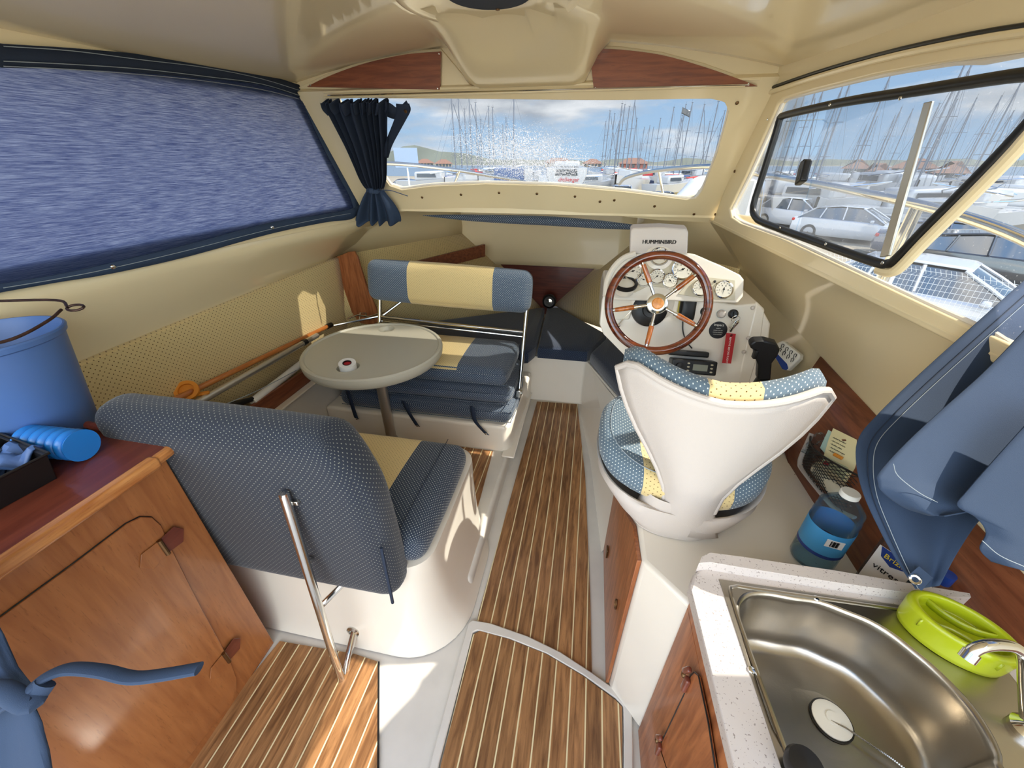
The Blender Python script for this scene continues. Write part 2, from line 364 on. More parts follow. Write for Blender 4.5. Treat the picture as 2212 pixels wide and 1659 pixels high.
def gtext(s, size, o, xd, yd, ext=.0004, ax='CENTER', bold=0):
    cu = bpy.data.curves.new('t', 'FONT'); cu.body = s; cu.size = size; cu.align_x = ax; cu.align_y = 'CENTER'; cu.extrude = ext/size*size; cu.resolution_u = 2; cu.offset = bold*size
    ob = bpy.data.objects.new('t', cu); COL.objects.link(ob); dg = bpy.context.evaluated_depsgraph_get(); dg.update()
    me = ob.evaluated_get(dg).to_mesh(); X = V(xd).normalized(); Y = V(yd).normalized(); Z = X.cross(Y); o = V(o)
    vs = [o+X*v.co.x+Y*v.co.y+Z*v.co.z for v in me.vertices]; fs = [tuple(p.vertices) for p in me.polygons]
    ob.evaluated_get(dg).to_mesh_clear(); bpy.data.objects.remove(ob); bpy.data.curves.remove(cu)
    return vs, fs, None
# ---------------------------------------------------------------- object making
WLOC = {}
def wl(o): return WLOC[o.name] if o is not None else V((0, 0, 0))
def ob(name, gs, m, parent=None, smooth=True, bevel=0, bseg=2, solid=0, sub=0, label=None, cat_=None, group=None, kind=None, merge=False, ang=35):
    if isinstance(gs, tuple): gs = [gs]
    vs = []; fs = []; uvs = []; o = 0
    for g in gs:
        vs += [V(v) for v in g[0]]; fs += [tuple(i+o for i in f) for f in g[1]]; o += len(g[0])
        uvs += list(g[2]) if g[2] else [None]*len(g[1])
    if parent is None:
        lo = V([min(v[i] for v in vs) for i in range(3)]); hi = V([max(v[i] for v in vs) for i in range(3)])
        base = V(((lo.x+hi.x)/2, (lo.y+hi.y)/2, lo.z)) if kind != 'structure' else V((0, 0, 0))
    else: base = wl(parent)
    me = bpy.data.meshes.new(name); me.from_pydata([v-base for v in vs], [], fs)
    uvl = me.uv_layers.new(name='UVMap'); me.update()
    for p, u in zip(me.polygons, uvs):
        if u:
            for li, q in zip(p.loop_indices, u): uvl.data[li].uv = q
        else:
            nn = p.normal; a = max(range(3), key=lambda i: abs(nn[i]))
            for li in p.loop_indices:
                c = me.vertices[me.loops[li].vertex_index].co+base
                uvl.data[li].uv = ((c.y, c.z), (c.x, c.z), (c.x, c.y))[a]
    bm = bmesh.new(); bm.from_mesh(me)
    if merge: bmesh.ops.remove_doubles(bm, verts=bm.verts, dist=1e-5)
    bmesh.ops.recalc_face_normals(bm, faces=bm.faces)
    for f in bm.faces: f.smooth = smooth
    if smooth:
        for e in bm.edges:
            if len(e.link_faces) == 2 and e.calc_face_angle(0) > math.radians(ang): e.smooth = False
    bm.to_mesh(me); bm.free()
    me.materials.append(m)
    x = bpy.data.objects.new(name, me); COL.objects.link(x)
    if parent is not None: x.parent = parent
    else: x.location = base
    WLOC[x.name] = base
    if solid:
        q = x.modifiers.new('s', 'SOLIDIFY'); q.thickness = solid; q.offset = 0
    if bevel:
        q = x.modifiers.new('b', 'BEVEL'); q.width = bevel; q.segments = bseg; q.limit_method = 'ANGLE'; q.angle_limit = math.radians(40); q.harden_normals = False
        for p in me.polygons: p.use_smooth = True
    if sub:
        q = x.modifiers.new('u', 'SUBSURF'); q.levels = sub; q.render_levels = sub
    tag(x, label, cat_, group, kind); return x
def tag(x, label=None, c=None, group=None, kind=None):
    if label: x['label'] = label
    if c: x['category'] = c
    if group: x['group'] = group
    if kind: x['kind'] = kind
def thing(name, loc, label, c, group=None):
    e = bpy.data.objects.new(name, None); COL.objects.link(e); e.location = loc; e.empty_display_size = .05; WLOC[e.name] = V(loc)
    tag(e, label, c, group); return e
def copy_tree(o, parent=None):
    c = o.copy(); COL.objects.link(c); WLOC[c.name] = WLOC[o.name]
    if parent is not None: c.parent = parent
    for ch in list(o.children): copy_tree(ch, c)
    return c
def struct(name, gs, m, parent=None, **k): return ob(name, gs, m, parent, kind='structure' if parent is None else None, **k)
def px(l, **k): return [at(a, b, **k) for a, b in l]
def lerp(a, b, t): return a+(b-a)*t
# ================================================================ THE CABIN SHELL
WSP = (0, 2.3, 1.5); WSN = (0, 1, .58)                     # windscreen plane
def ws(l, off=0): return [p+V(WSN).normalized()*off for p in px(l, p=WSP, n=WSN)]
def sbx(y): return .66+(2.1-y)*.139                        # starboard window plane
SBP = (.66, 2.1, 1.6); SBN = (1, .139, 0)
def ptx(y): return -1.42-(2.25-y)*.128                     # port window plane
PTP = (-1.42, 2.25, 1.6); PTN = (1, -.128, 0)
def sb(l, off=0): return [p+V(SBN).normalized()*off for p in px(l, p=SBP, n=SBN)]
def pw(l, off=0): return [p+V(PTN).normalized()*off for p in px(l, p=PTP, n=PTN)]
def spt(y, z, off=0): return V((sbx(y), y, z))+V(SBN).normalized()*off
def ppt(y, z, off=0): return V((ptx(y), y, z))+V(PTN).normalized()*off

# floors
struct('floor', gplate([(-1.75, -.6, -.06), (.95, -.6, -.06), (.95, 2.62, -.06), (-.36, 2.62, -.06), (-.37, 1.0, -.06), (-1.75, 1.0, -.06)], (0, 0, .056)), white2)
pl = lambda l, z=0: px(l, z=z)
struct('floor', gplate([V(p) for p in pl([(1160, 868), (1247, 874), (1264, 1030), (1275, 1300), (1278, 1455), (1272, 1466), (1200, 1415), (1110, 1372), (1030, 1345), (1034, 1325)])], (0, 0, .004)), teak)
struct('floor', gplate(pl([(1036, 1364), (1100, 1382), (1180, 1414), (1260, 1462), (1330, 1514), (1343, 1528), (1344, 1590), (1343, 1760), (935, 1760), (952, 1655), (1022, 1372)], z=.012), (0, 0, .004)), teak)
struct('floor', gplate(pl([(605, 1386), (765, 1413), (816, 1430), (815, 1659), (812, 1800), (240, 1800), (385, 1655)]), (0, 0, .004)), teak)
# hatch frame with curved forward edge
oc = pl([(1020, 1343), (1060, 1350), (1140, 1378), (1210, 1412), (1280, 1458), (1340, 1502), (1363, 1524), (1366, 1600), (1366, 1800), (905, 1800), (930, 1655), (1012, 1350)], z=.0)
ic = pl([(1032, 1366), (1100, 1384), (1180, 1416), (1258, 1462), (1328, 1512), (1345, 1530), (1346, 1600), (1345, 1765), (930, 1765), (949, 1655), (1022, 1370)], z=.0)
struct('trim_1', gplate(oc, (0, 0, .016), [ic]), white2, bevel=.004)
struct('trim_2', gplate(pl([(817, 1430), (820, 1430), (819, 1800), (815, 1800)]), (0, 0, .005)), black)
# raised dinette sole and its teak
z1 = .1
pts = [V((-1.56, .95, -.02)), V((-.36, .95, -.02)), V((-.36, 1.9, -.02)), V((-.33, 2.6, -.02)), V((-1.56, 2.6, -.02))]
struct('floor', gplate(pts, (0, 0, z1+.02)), white2, bevel=.022, bseg=4)
struct('floor', gplate(px([(728, 931), (760, 933), (1065, 975), (1038, 1075), (1020, 1140), (960, 1200), (500, 1150)], z=z1), (0, 0, .004)), teak)
# port bench riser with ledge
struct('wall_port', gplate([V((-1.56, .9, .05)), V((-1.56, 2.5, .05)), V((-1.56, 2.5, .49)), V((-1.56, .9, .49))], (-.03, 0, 0)), white, bevel=.006)
struct('trim_3', gplate([V((-1.535, .95, .482)), V((-1.535, 1.84, .482)), V((-1.60, 1.84, .482)), V((-1.60, .95, .482))], (0, 0, .012)), white, bevel=.005)
struct('floor', gplate([V((-1.58, -.4, .47)), V((-1.8, -.4, .47)), V((-1.8, 2.5, .47)), V((-1.58, 2.5, .47))], (0, 0, .012)), white2)
# port side: window panel, shelf liner, outer hull
ph = [ppt(.12, 1.38), ppt(2.24, 1.42), ppt(2.02, 1.90), ppt(.12, 1.87)]
struct('wall_port', gplate([ppt(-.25, 1.30), ppt(2.43, 1.33), ppt(2.05, 2.1), ppt(-.25, 2.1)], V(PTN).normalized()*-.04, [ph]), cream)
def prow(y):
    a = ppt(y, 1.33); k = max(0, (y-1.9)/.6)
    b = V((-1.70, y, 1.03+.02*y))
    return [a, a.lerp(b, .08)+V((-.005, 0, -.03)), a.lerp(b, .35)+V((.01, 0, .0)), a.lerp(b, .7)+V((.015, 0, .0)), b, V((-1.735, y, .8)), V((-1.76, y, .47)), V((-1.76, y, 0))]
struct('wall_port', ggrid([prow(y) for y in (-.25, .3, .8, 1.2, 1.6, 2.0, 2.3, 2.55)]), cream, solid=.01)
# fore peak: hull sides, deck, bow bulkhead
CX = -.4
def hull(side, y):
    k = (y-2.47)/(3.4-2.47)
    if side < 0:
        top = V((lerp(-1.42, -.98, k), y, 1.40)); sh = V((lerp(-1.70, -1.02, k), y, lerp(1.08, 1.11, k))); bt = V((lerp(-1.62, -.36, k), y, .46))
    else:
        top = V((lerp(.72, .28, k), y, 1.40)); sh = V((lerp(.95, .30, k), y, 1.09)); bt = V((lerp(.92, -.30, k), y, .46))
    return top, sh, bt
for s, nm in ((-1, 'wall_port'), (1, 'wall_starboard')):
    rows = [[hull(s, y)[0], hull(s, y)[0].lerp(hull(s, y)[1], .5)+V((s*.03, 0, .02)), hull(s, y)[1]] for y in (2.3, 2.47, 2.7, 2.95, 3.2, 3.4)]
    struct(nm, ggrid(rows), cream, solid=.01)
    rows = [[hull(s, y)[1], hull(s, y)[2]] for y in (2.3, 2.47, 2.8, 3.1, 3.4)]
    struct(nm, ggrid(rows), fbei, solid=.012)
struct('wall_bow', ggrid([[V((x, 3.33+.05*(1-((x+.4)/.7)**2), z)) for x in [-1.15+i*.125 for i in range(13)]] for z in (.86, .9, 1.0, 1.2, 1.3, 1.42)]), cream, solid=.012)
struct('wall_bow', gplate([V((-1.2, 3.40, .40)), V((.5, 3.40, .40)), V((.5, 3.40, .90)), V((-1.2, 3.40, .90))], (0, .02, 0)), dkwood)
struct('ceiling', gplate([V((-1.95, 2.36, 1.385)), V((.66, 2.36, 1.385)), V((.30, 3.6, 1.385)), V((-1.2, 3.6, 1.385))], (0, 0, .03)), cream)
# berth platform around the foot well
bz = .42
struct('floor', gplate([V((-1.6, 2.5, .05)), V((.056, 2.5, .05)), V((.30, 1.93, .05)), V((.36, 1.30, .05)), V((.95, 1.30, .05)), V((.95, 2.5, .05)), V((.4, 3.45, .05)), V((-1.2, 3.45, .05))], (0, 0, bz-.05)), white, bevel=.012, bseg=3)
struct('wall_starboard', [ggrid([[V((.040, 2.56, -.01)), V((.14, 1.9, -.01)), V((.20, 1.27, -.01))], [V((.058, 2.50, .405)), V((.292, 1.93, .405)), V((.345, 1.27, .405))]]), gplate([V((.21, 1.285, 0)), V((.36, 1.285, .4)), V((.9, 1.285, .4)), V((.9, 1.285, 0))], (0, .02, 0))], white)
# windscreen wall
hole = ws([(725, 212), (1000, 213), (1300, 216), (1535, 213), (1565, 220), (1575, 240), (1550, 330), (1518, 410), (1504, 429), (1482, 432), (1350, 415), (1200, 402), (1050, 398), (930, 403), (868, 411), (842, 402), (800, 345), (750, 260)])
def wpt(x, z): return V((x, 2.3-.58*(z-1.5), z))
outer = [wpt(-1.75, 1.93), wpt(.705, 1.93), wpt(.66, 1.36)]+ws([(1570, 482), (1430, 476), (1300, 463), (1200, 455), (1100, 450), (1000, 449), (915, 452), (850, 459), (780, 470)])+[wpt(-1.75, 1.36)]
struct('wall_bow', gplate(outer, V(WSN).normalized()*.035, [hole]), cream, bevel=.006, bseg=3)
w1 = struct('window_1', gplate(hole, V(WSN).normalized()*.004), glassW); w1.location = V(WSN).normalized()*.018
rim = [p-V(WSN).normalized()*.002 for p in hole]
struct('window_frame', gtube(rim, .007, n=8, closed=True, k=4), white, parent=w1)
# header above the windscreen and slatted rail
struct('wall_bow', gplate([V((-1.75, 2.075, 1.915)), V((.70, 2.075, 1.915)), V((.70, 2.075, 2.25)), V((-1.75, 2.075, 2.25))], (0, .03, 0)), cream)
struct('trim_4', [gbox(((a[0]+a[1])/2, 2.058-dd, z), (a[1]-a[0], .014, .008)) for a, z, dd in (((-1.3, .60), 1.925, 0), ((-1.3, .55), 1.905, .004))], cream, bevel=.003)
struct('trim_5', gtube([V((-1.27, 2.04, 1.913)), V((-.4, 2.035, 1.909)), V((.56, 2.04, 1.906))], .0025, n=6), steel)
# stud fasteners and screws of the shell
wb = None
def studs(name, pts, n, parent, r=.006, m=brass, lab=None):
    for p in pts:
        ob(name, glathe([(r*1.15, 0), (r*1.1, .002), (r*.6, .004), (0, .0045)], p, axis=n, n=12), m, parent)
bow_wall = [o for o in COL.objects if o.name.startswith('wall_bow')][2]
studs('stud_fastener', ws([(912, 426), (996, 420), (1078, 416), (1160, 418), (1242, 424), (1296, 435), (1327, 432), (1414, 445), (1499, 462), (1592, 222), (1588, 465)], -.002), -V(WSN), bow_wall)
# starboard window wall and liner
so = sb([(1690, 214), (1760, 194), (1900, 160), (2050, 134), (2212, 112)])+[spt(.47, 1.855), spt(.47, 1.305)]+sb([(2130, 722), (2000, 662), (1850, 591), (1700, 520), (1600, 483), (1580, 470), (1575, 450), (1610, 380), (1650, 290), (1678, 226)])  # unseen aft end of the opening cut short to keep sun off the galley worktop
sbw = struct('wall_starboard', gplate([spt(-.25, 1.24), spt(2.34, 1.36), spt(2.1, 2.1), spt(-.25, 2.1)], V(SBN).normalized()*.035, [so]), cream, bevel=.006, bseg=3)
studs('stud_fastener', sb([(1648, 231), (1588, 370), (1546, 463)], -.002), -V(SBN), sbw)
w2 = struct('window_2', gplate(so, V(SBN).normalized()*.004), glassS); w2.location = V(SBN).normalized()*.02
struct('window_frame', gtube([p-V(SBN)*.002 for p in so], .007, n=8, closed=True, k=3), white, parent=w2)
def srow(y):
    a = spt(y, 1.26+.045*(y+.25)-.0, .0); e = V((.875-.0*y, y, .925+.075*y))
    return [a, a.lerp(e, .1)+V((.02, 0, .005)), a.lerp(e, .4)+V((.02, 0, 0)), a.lerp(e, .8)+V((.012, 0, 0)), e, e+V((.012, 0, -.006)), V((.92, y, .7)), V((.95, y, 0))]
sbl = struct('wall_starboard', ggrid([srow(y) for y in (-.25, .2, .6, 1.0, 1.4, 1.8, 2.1, 2.36, 2.5)]), cream, solid=.01)
studs('stud_fastener', [at(1683, 558, x=.80), at(1945, 720, x=.85)], (-1, 0, .2), sbl, r=.008)
struct('trim_6', gtube(sb([(1655, 194), (1760, 158), (1900, 118), (2050, 84), (2212, 56), (2400, 40)], -.006), .005, n=8, k=3), rubber)
struct('trim_7', gtube(sb([(1655, 203), (1760, 168), (1900, 129), (2050, 97), (2212, 70), (2400, 54)], -.006), .008, n=8, k=3), cream)
# ceiling
def zc(x, y):
    u = (x+.4)/1.13; z = 1.955+.13*(1-min(1, u*u))
    def sm(a, b, t):
        t = max(0, min(1, (t-a)/(b-a))); return t*t*(3-2*t)
    mid = sm(-.66-.0, -.56, x)*(1-sm(-.10, .0, x))
    drop = sm(1.66, 2.06, y)*mid
    return z*(1-drop)+1.928*drop
HC = V((-.372, 1.565, 0)); HR = .27
def hatchz(x, y):
    r = math.hypot(x-HC.x, y-HC.y); z = zc(x, y)
    return z
xs = [-1.75+i*.045 for i in range(60)]; xs = [x for x in xs if x <= .92]
ys = [-.3, 0, .3, .6, .9, 1.1]+[1.2+i*.04 for i in range(23)]
struct('ceiling', ggrid([[V((x, y, zc(x, y)+ (.06 if math.hypot(x-HC.x, y-HC.y) < HR-.05 else 0))) for x in xs] for y in ys]), cream, solid=.012, ang=80)
# overhead hatch moulding
hz = zc(HC.x, HC.y)
prof = [(HR+.05, .012), (HR+.02, -.004), (HR, -.012), (HR-.02, -.006), (HR-.05, .004), (.20, .012), (.155, .014), (.145, .02), (.14, .05)]
struct('ceiling', glathe(prof, (HC.x, HC.y, hz-.006), n=72), cream, ang=80)
hc = thing('roof_hatch_cover', (HC.x, HC.y, hz), 'round navy fabric cover snapped over the roof hatch', 'hatch cover')
ob('cover', glathe([(.139, .03), (.141, .006), (.13, -.008), (.07, -.012), (0, -.013)], (HC.x, HC.y, hz+.006), n=48), canvasD, hc)
ob('snap_button', glathe([(.0075, 0), (.007, -.003), (0, -.005)], at(1075, 20, z=hz-.004), n=14), brass, hc)
# eyebrow panels
for i, (l, lab, sc) in enumerate((([(663, 187), (700, 169), (750, 149), (810, 131), (880, 117), (952, 111), (950, 194)], 'curved mahogany panel above the windscreen curtain, left of the hatch', [(948, 116), (945, 191), (670, 184)]),
        ([(1273, 105), (1340, 107), (1430, 119), (1520, 144), (1600, 172), (1637, 186), (1283, 195)], 'curved mahogany panel above the windscreen over the steering wheel', [(1276, 110), (1286, 190), (1617, 181)]))):
    e = thing('overhead_panel', at(l[0][0], l[0][1], y=2.06), lab, 'wood panel')
    P = px(l, y=2.05); arc = cat(P[:-1] if i == 0 else P[:-1], 4); P = arc+[P[-1]]
    ob('veneer', gplate(P, (0, .012, 0)), mahog, e, bevel=.001)
    for q in px(sc, y=2.05): ob('screw', glathe([(.004, 0), (.003, .0015), (0, .002)], q, axis=(0, -1, 0), n=10), steel, e)
# small moulded cheeks beside the panels
struct('trim_8', gplate(px([(640, 191), (952, 197), (1030, 197), (952, 104), (880, 110), (800, 126), (740, 146), (700, 162)], y=2.068), (0, .008, 0)), cream, bevel=.003)
struct('trim_8', gplate(px([(1650, 190), (1280, 199), (1250, 199), (1268, 98), (1340, 100), (1430, 112), (1520, 136), (1610, 168)], y=2.068), (0, .008, 0)), cream, bevel=.003)
# starboard wood strip along the hull and helm/galley back panel
sp = thing('hull_lining', (.84, .9, .72), 'long mahogany hull-side panel behind the bottles and net pocket', 'wood panel')
rows = [[V((.775+.0*y, y, .715)), V((.80, y, .80)), V((.872, y, .925+.075*y-.002))] for y in (-.25, .2, .6, .9, 1.2)]
rows.append([V((.77, 1.38, .78)), V((.80, 1.40, .84)), V((.872, 1.45, 1.03))])
ob('panel', ggrid(rows), mahoy, sp, solid=.012)
ob('bung', glathe([(.008, 0), (.006, .003), (0, .004)], at(1714, 1028, x=.765), axis=(-1, 0, .3), n=12), brass, sp)
# ================================================================ FURNITURE
def rot(ax, deg): return Matrix.Rotation(math.radians(deg), 3, ax)
# ---- forward bench: moulded base, folding backrest, three stacked cushions
bench = thing('dinette_bench', (-.95, 2.1, .09), 'white moulded forward bench with a narrow dotted backrest folded up on a stainless frame', 'bench')
e = ob('base', gplate([V((-1.56, 1.79, .09)), V((-.385, 1.79, .09)), V((-.355, 1.83, .09)), V((-.33, 2.5, .09)), V((-1.56, 2.5, .09))], (0, 0, .200)), white, bench, bevel=.02, bseg=4)
struct('trim_9', gplate([V((-.40, 1.74, .1)), V((-.32, 1.74, .1)), V((-.32, 2.58, .1)), V((-.36, 2.58, .1))], (0, 0, .012)), white, bevel=.006)
M0 = Matrix.Identity(3)
sf = fabric('stack_cushion_fabric', stripe=(-.31, .245), blue=(62, 78, 98), topface=True)
lab = ['bottom cushion of the stack of three on the forward bench', 'middle cushion of the stack of three on the forward bench', 'top cushion of the stack, blue dotted with a beige centre panel']
cg = 'seat cushions stacked on the forward bench'
for i, (dx, dy, z, s, rz) in enumerate((((0), 0, .355, (1.10, .46, .105), 0), (.0, .005, .473, (1.08, .455, .10), .7), (-.01, .01, .594, (1.06, .45, .11), -.5))):
    t = thing('seat_cushion', (-.90+dx, 2.03+dy, z-.06), lab[i], 'cushion', cg)
    ob('cover', ground((-.90+dx, 2.03+dy, z), s, .045, M=rot('Z', rz), n=14, puff=(.012, .014, .006 if i < 2 else .014)), sf if i == 2 else fblue, t)
    for zz in (-.03, .03):
        hw, hd = s[0]/2-.002, s[1]/2+.004
        ob('piping', gtube([V((-.90+dx+a*hw, 2.03+dy+b*hd, z+zz)) for a, b in ((-.97, -1), (-.5, -1.03), (0, -1.04), (.5, -1.03), (.95, -1), (1.0, -.9), (1.02, 0), (1, .9))], .0025, n=6, k=3), fblue, t)
# strap tails hanging over the base
for i, (l, lb) in enumerate((([(748, 838), (757, 862), (769, 900), (772, 903)], 'left of the table leg'), ([(872, 866), (882, 888), (899, 915), (903, 920)], 'right of the table leg'), ([(1020, 878), (1026, 908), (1046, 932), (1052, 938)], 'nearest the aisle'))):
    t = thing('strap', at(l[0][0], l[0][1], y=1.775), 'black webbing strap with snap hanging below the stacked cushions '+lb, 'strap')
    c = [at(a, b, y=1.768) for a, b in cat([V((p[0], p[1], 0)) for p in l], 4) for a, b in [(a, b)]] if False else [at(p.x, p.y, y=1.765) for p in cat([V((q[0], q[1], 0)) for q in l], 4)]
    ob('webbing', ggrid([[p+V((-.014, 0, .002)), p+V((.014, -.004, -.002))] for p in c]), canvasD, t, solid=.003)
    ob('snap_button', glathe([(.008, 0), (.006, .004), (0, .005)], c[-3]+V((0, -.003, 0)), axis=(0, -1, .2), n=12), steel, t)
# backrest
t = bench
bf = fabric('folding_backrest_fabric', stripe=(-.11, .42), blue=(80, 98, 118), sp=.0135)
ob('backrest', ground((-.825, 2.23, .985), (1.03, .115, .245), .05, M=rot('Y', 1.5) @ rot('X', -12), n=14, puff=(.008, .02, .008)), bf, t)
L0 = V((-1.30, 2.245, .9)); R0 = V((-.33, 2.22, .9))
for a, b in ((L0, V((-1.30, 2.07, .43))), (R0, V((-.335, 1.99, .42)))):
    ob('upright', gtube([a+V((0, .01, .05)), a, b], .0125, n=12), steel, t)
c0 = V((-1.30, 2.195, .765)); c1 = V((-.333, 2.155, .745))
ob('crossbar', gtube([c0, c1], .011, n=12), steel, t)
ob('crossbar', gtube([c0+V((0, .0, -.03)), c1+V((0, 0, -.03))], .006, n=8), steel, t)
ob('strut', gtube([c0+V((.01, 0, 0)), V((-1.10, 2.36, .90))], .008, n=10), steel, t)
ob('strut', gtube([c0+V((-.01, 0, 0)), V((-1.58, 2.10, .72))], .008, n=10), steel, t)
ob('strut_cap', gtube([V((-1.10, 2.36, .90)), V((-1.05, 2.37, .905))], .014, n=12), black, t)
ob('pivot_foot', [gbox((-.335, 1.985, .42), (.03, .05, .05)), gtube([V((-.35, 1.985, .42)), V((-.315, 1.985, .42))], .018)], steel, t, bevel=.004)
# ---- table
TC = V((-1.122, 1.775, .1)); TR = .372
t = thing('pedestal_table', TC, 'round pale grey plastic dinette table with raised rim and two cup recesses', 'table')
h1 = at(840, 702, z=.745); h2 = at(752, 792, z=.745)
for h_ in (h1, h2):
    dd_ = V((h_.x-TC.x, h_.y-TC.y)); k_2 = min(1, .285/dd_.length); h_.x = TC.x+dd_.x*k_2; h_.y = TC.y+dd_.y*k_2
def circ(c, r, n=48): return [V((c.x+r*math.cos(2*math.pi*i/n), c.y+r*math.sin(2*math.pi*i/n), c.z)) for i in range(n)]
ob('tabletop', gplate(circ(V((TC.x, TC.y, .715)), TR-.012, 96), (0, 0, .028), [circ(V((h1.x, h1.y, .715)), .050), circ(V((h2.x, h2.y, .715)), .056)]), tablem, t)
ob('rim', glathe([(TR-.022, .735), (TR-.02, .7435), (TR-.014, .7495), (TR-.004, .7505), (TR+.004, .744), (TR+.006, .73), (TR+.002, .705), (TR-.012, .688), (TR-.04, .682), (TR-.05, .69), (TR-.05, .712)], (TC.x, TC.y, 0), n=96), tablem, t)
ob('underside', glathe([(0, .714), (TR-.05, .712), (TR-.05, .70), (.08, .69), (.06, .66), (0, .66)], (TC.x, TC.y, 0), n=64), tablem, t)
for h, r in ((h1, .050), (h2, .056)):
    ob('cup_recess', glathe([(r, .743), (r-.003, .722), (r-.008, .7165), (0, .716)], (h.x, h.y, 0), n=40), tablem, t)
ob('leg', glathe([(.031, .1), (.031, .70)], (TC.x, TC.y, 0), n=32), alu, t)
ob('leg_base', glathe([(.07, .1), (.07, .106), (.04, .114), (.034, .13)], (TC.x, TC.y, 0), n=32), alu, t)
t = thing('tape_roll', (h2.x, h2.y, .707), 'roll of white tape standing in the near table recess', 'tape roll')
Mx = (.12, -.16, 1)
ob('tape', glathe([(.022, 0), (.042, 0), (.042, .040), (.022, .040), (.022, 0)], (h2.x-.004, h2.y+.004, .728), axis=Mx, n=36), wht, t)
ob('core', glathe([(.0218, .001), (.0218, .0412), (.018, .0412), (.018, .001), (.0218, .001)], (h2.x-.004, h2.y+.004, .728), axis=Mx, n=30), black, t)
ob('cap', glathe([(.0178, .034), (0, .034)], (h2.x-.004, h2.y+.004, .728), axis=Mx, n=24), redm, t)
# ---- near seat: moulded pedestal
def rr(x0, x1, y0, y1, r, z, n=8):
    out = []
    for cx, cy, a in ((x1-r, y0+r, -90), (x1-r, y1-r, 0), (x0+r, y1-r, 90), (x0+r, y0+r, 180)):
        for i in range(n+1):
            w = math.radians(a+90*i/n); out.append(V((cx+r*math.cos(w), cy+r*math.sin(w), z)))
    return out
seat = t = thing('dinette_sofa', (-.8, 1.0, 0), 'near dinette seat on white moulded pedestal, its blue dotted backrest seen from behind', 'sofa')
rg = []
for z, a, b, r in ((0, .335, .655, .24), (.03, .352, .668, .22), (.07, .37, .678, .20), (.2, .405, .695, .16), (.36, .425, .715, .12), (.44, .43, .722, .10), (.458, .432, .726, .10), (.46, .445, .74, .09)):
    rg.append(rr(-1.50, -a, b, 1.37, r, z))
rg.append(rr(-1.45, -.48, .78, 1.3, .05, .462))
ob('shell', [ggrid(rg, closed=True), (rg[-1], [tuple(range(len(rg[-1])))], None)], white, t)
t2 = t
nf = fabric('near_seat_fabric', stripe=(-.26, .155), blue=(52, 64, 82), sp=.0135)
cu = ob('seat_cushion', ground((-.78, 1.01, .515), (.67, .54, .12), .05, n=14, puff=(.01, .012, .018)), nf, t2)
ob('seam', gtube([V((-.53, 1.27, .583)), V((-.53, 1.0, .588)), V((-.53, .76, .583))], .0015, n=6, k=3), canvasD, cu)
# near backrest

Mb = rot('X', 3.0)
br_ = ob('backrest', ground((-.905, .70, .73), (.80, .135, .69), .055, M=Mb, n=18, puff=(.01, .012, .01), warp=lambda w: V((w.x-.085*max(0, (w.z-.10)/.245)**2*max(0, w.x/.4)**3, w.y, w.z))), fnear, t)
zp = [V((-.513, .633, .415)), V((-.507, .63, .50)), V((-.505, .632, .60)), V((-.507, .640, .68))]
ob('zip', gtube(cat(zp, 4), .005, n=6), canvasD, br_)
ob('seam', gtube([V((-1.25, .632, 1.03)), V((-.9, .628, 1.03)), V((-.68, .630, 1.03)), V((-.61, .636, 1.01))], .0016, n=6, k=4), canvasD, br_)
b0 = at(614, 1068, y=.60); b1 = at(738, 1472, y=.545)
bar = cat([b0, b0.lerp(b1, .5), b0.lerp(b1, .93), b1+V((.0, .01, .0)), V((-.745, .60, .025)), V((-.755, .685, .065))], 5)
ob('bar', gtube(bar, .0135, n=14), steel, t)
ob('bar_cap', glathe([(.0138, 0), (.012, .006), (0, .009)], b0, axis=(b0-b1), n=14), steel, t)
c = at(700, 1300, y=.66)
ob('brace', gtube([at(690, 1312, y=.60), V((-.66, .74, .44))], .010, n=10), steel, t)
ob('flange', glathe([(.026, 0), (.026, .004), (.014, .008)], V((-.757, .678, .068)), axis=(0, -1, .1), n=20), steel, t)
for p in ((640, 1083), (668, 1210)):
    ob('bracket', gbox(at(p[0], p[1], y=.615), (.022, .02, .014)), steel, t, bevel=.003)
# ---- port cabinet, worktop
FX = -1.075
t = thing('cabinet', (-1.34, .2, 0), 'cherry wood cabinet with arched door at lower left of the cabin', 'cabinet')
ob('body', gplate([V((FX, -.25, 0)), V((FX, .61, 0)), V((-1.62, .61, 0)), V((-1.62, -.25, 0))], (0, 0, .966)), cabw, t, bevel=.002)
dl = px([(-120, 1415), (0, 1331), (150, 1222), (270, 1131), (300, 1116), (325, 1117), (345, 1135), (357, 1165), (430, 1310), (495, 1430), (508, 1465), (508, 1490), (495, 1520), (400, 1640), (300, 1760), (-120, 2100)], x=FX)
door = ob('door', gplate(dl, (.007, 0, 0)), cabw, t, bevel=.002)
ob('gap', gtube([p+V((.001, 0, 0)) for p in dl], .0022, n=5, closed=True), black, t)
for a, b in ((351, 1182), (487, 1420)):
    c = at(a, b, x=FX+.008); hn = ob('hinge', gtube([c+V((.004, 0, -.028)), c+V((.004, 0, .028))], .006, n=10), brass, t)
    u = .001
    for k, (q, w) in enumerate(((at(a-18, b+6, x=FX+.008), -1), (at(a+20, b-8, x=FX+.002), 1))):
        ob('recess', gplate([c+V((u, 0, -.026)), c+V((u, w*.045, -.034)), c+V((u, w*.062, .0)), c+V((u, w*.045, .03)), c+V((u, 0, .026))], (.0015, 0, 0)), cabw if k == 0 else topw, t, bevel=.001)
ob('toe_rail', gplate(px([(330, 1659), (410, 1560), (490, 1505), (494, 1512), (420, 1580), (345, 1659)], x=FX+.001), (.001, 0, 0)), wht, t)
t = thing('worktop', (-1.34, .2, .968), 'reddish brown laminate worktop with wooden edge under the blue bucket', 'worktop')
wz = .972
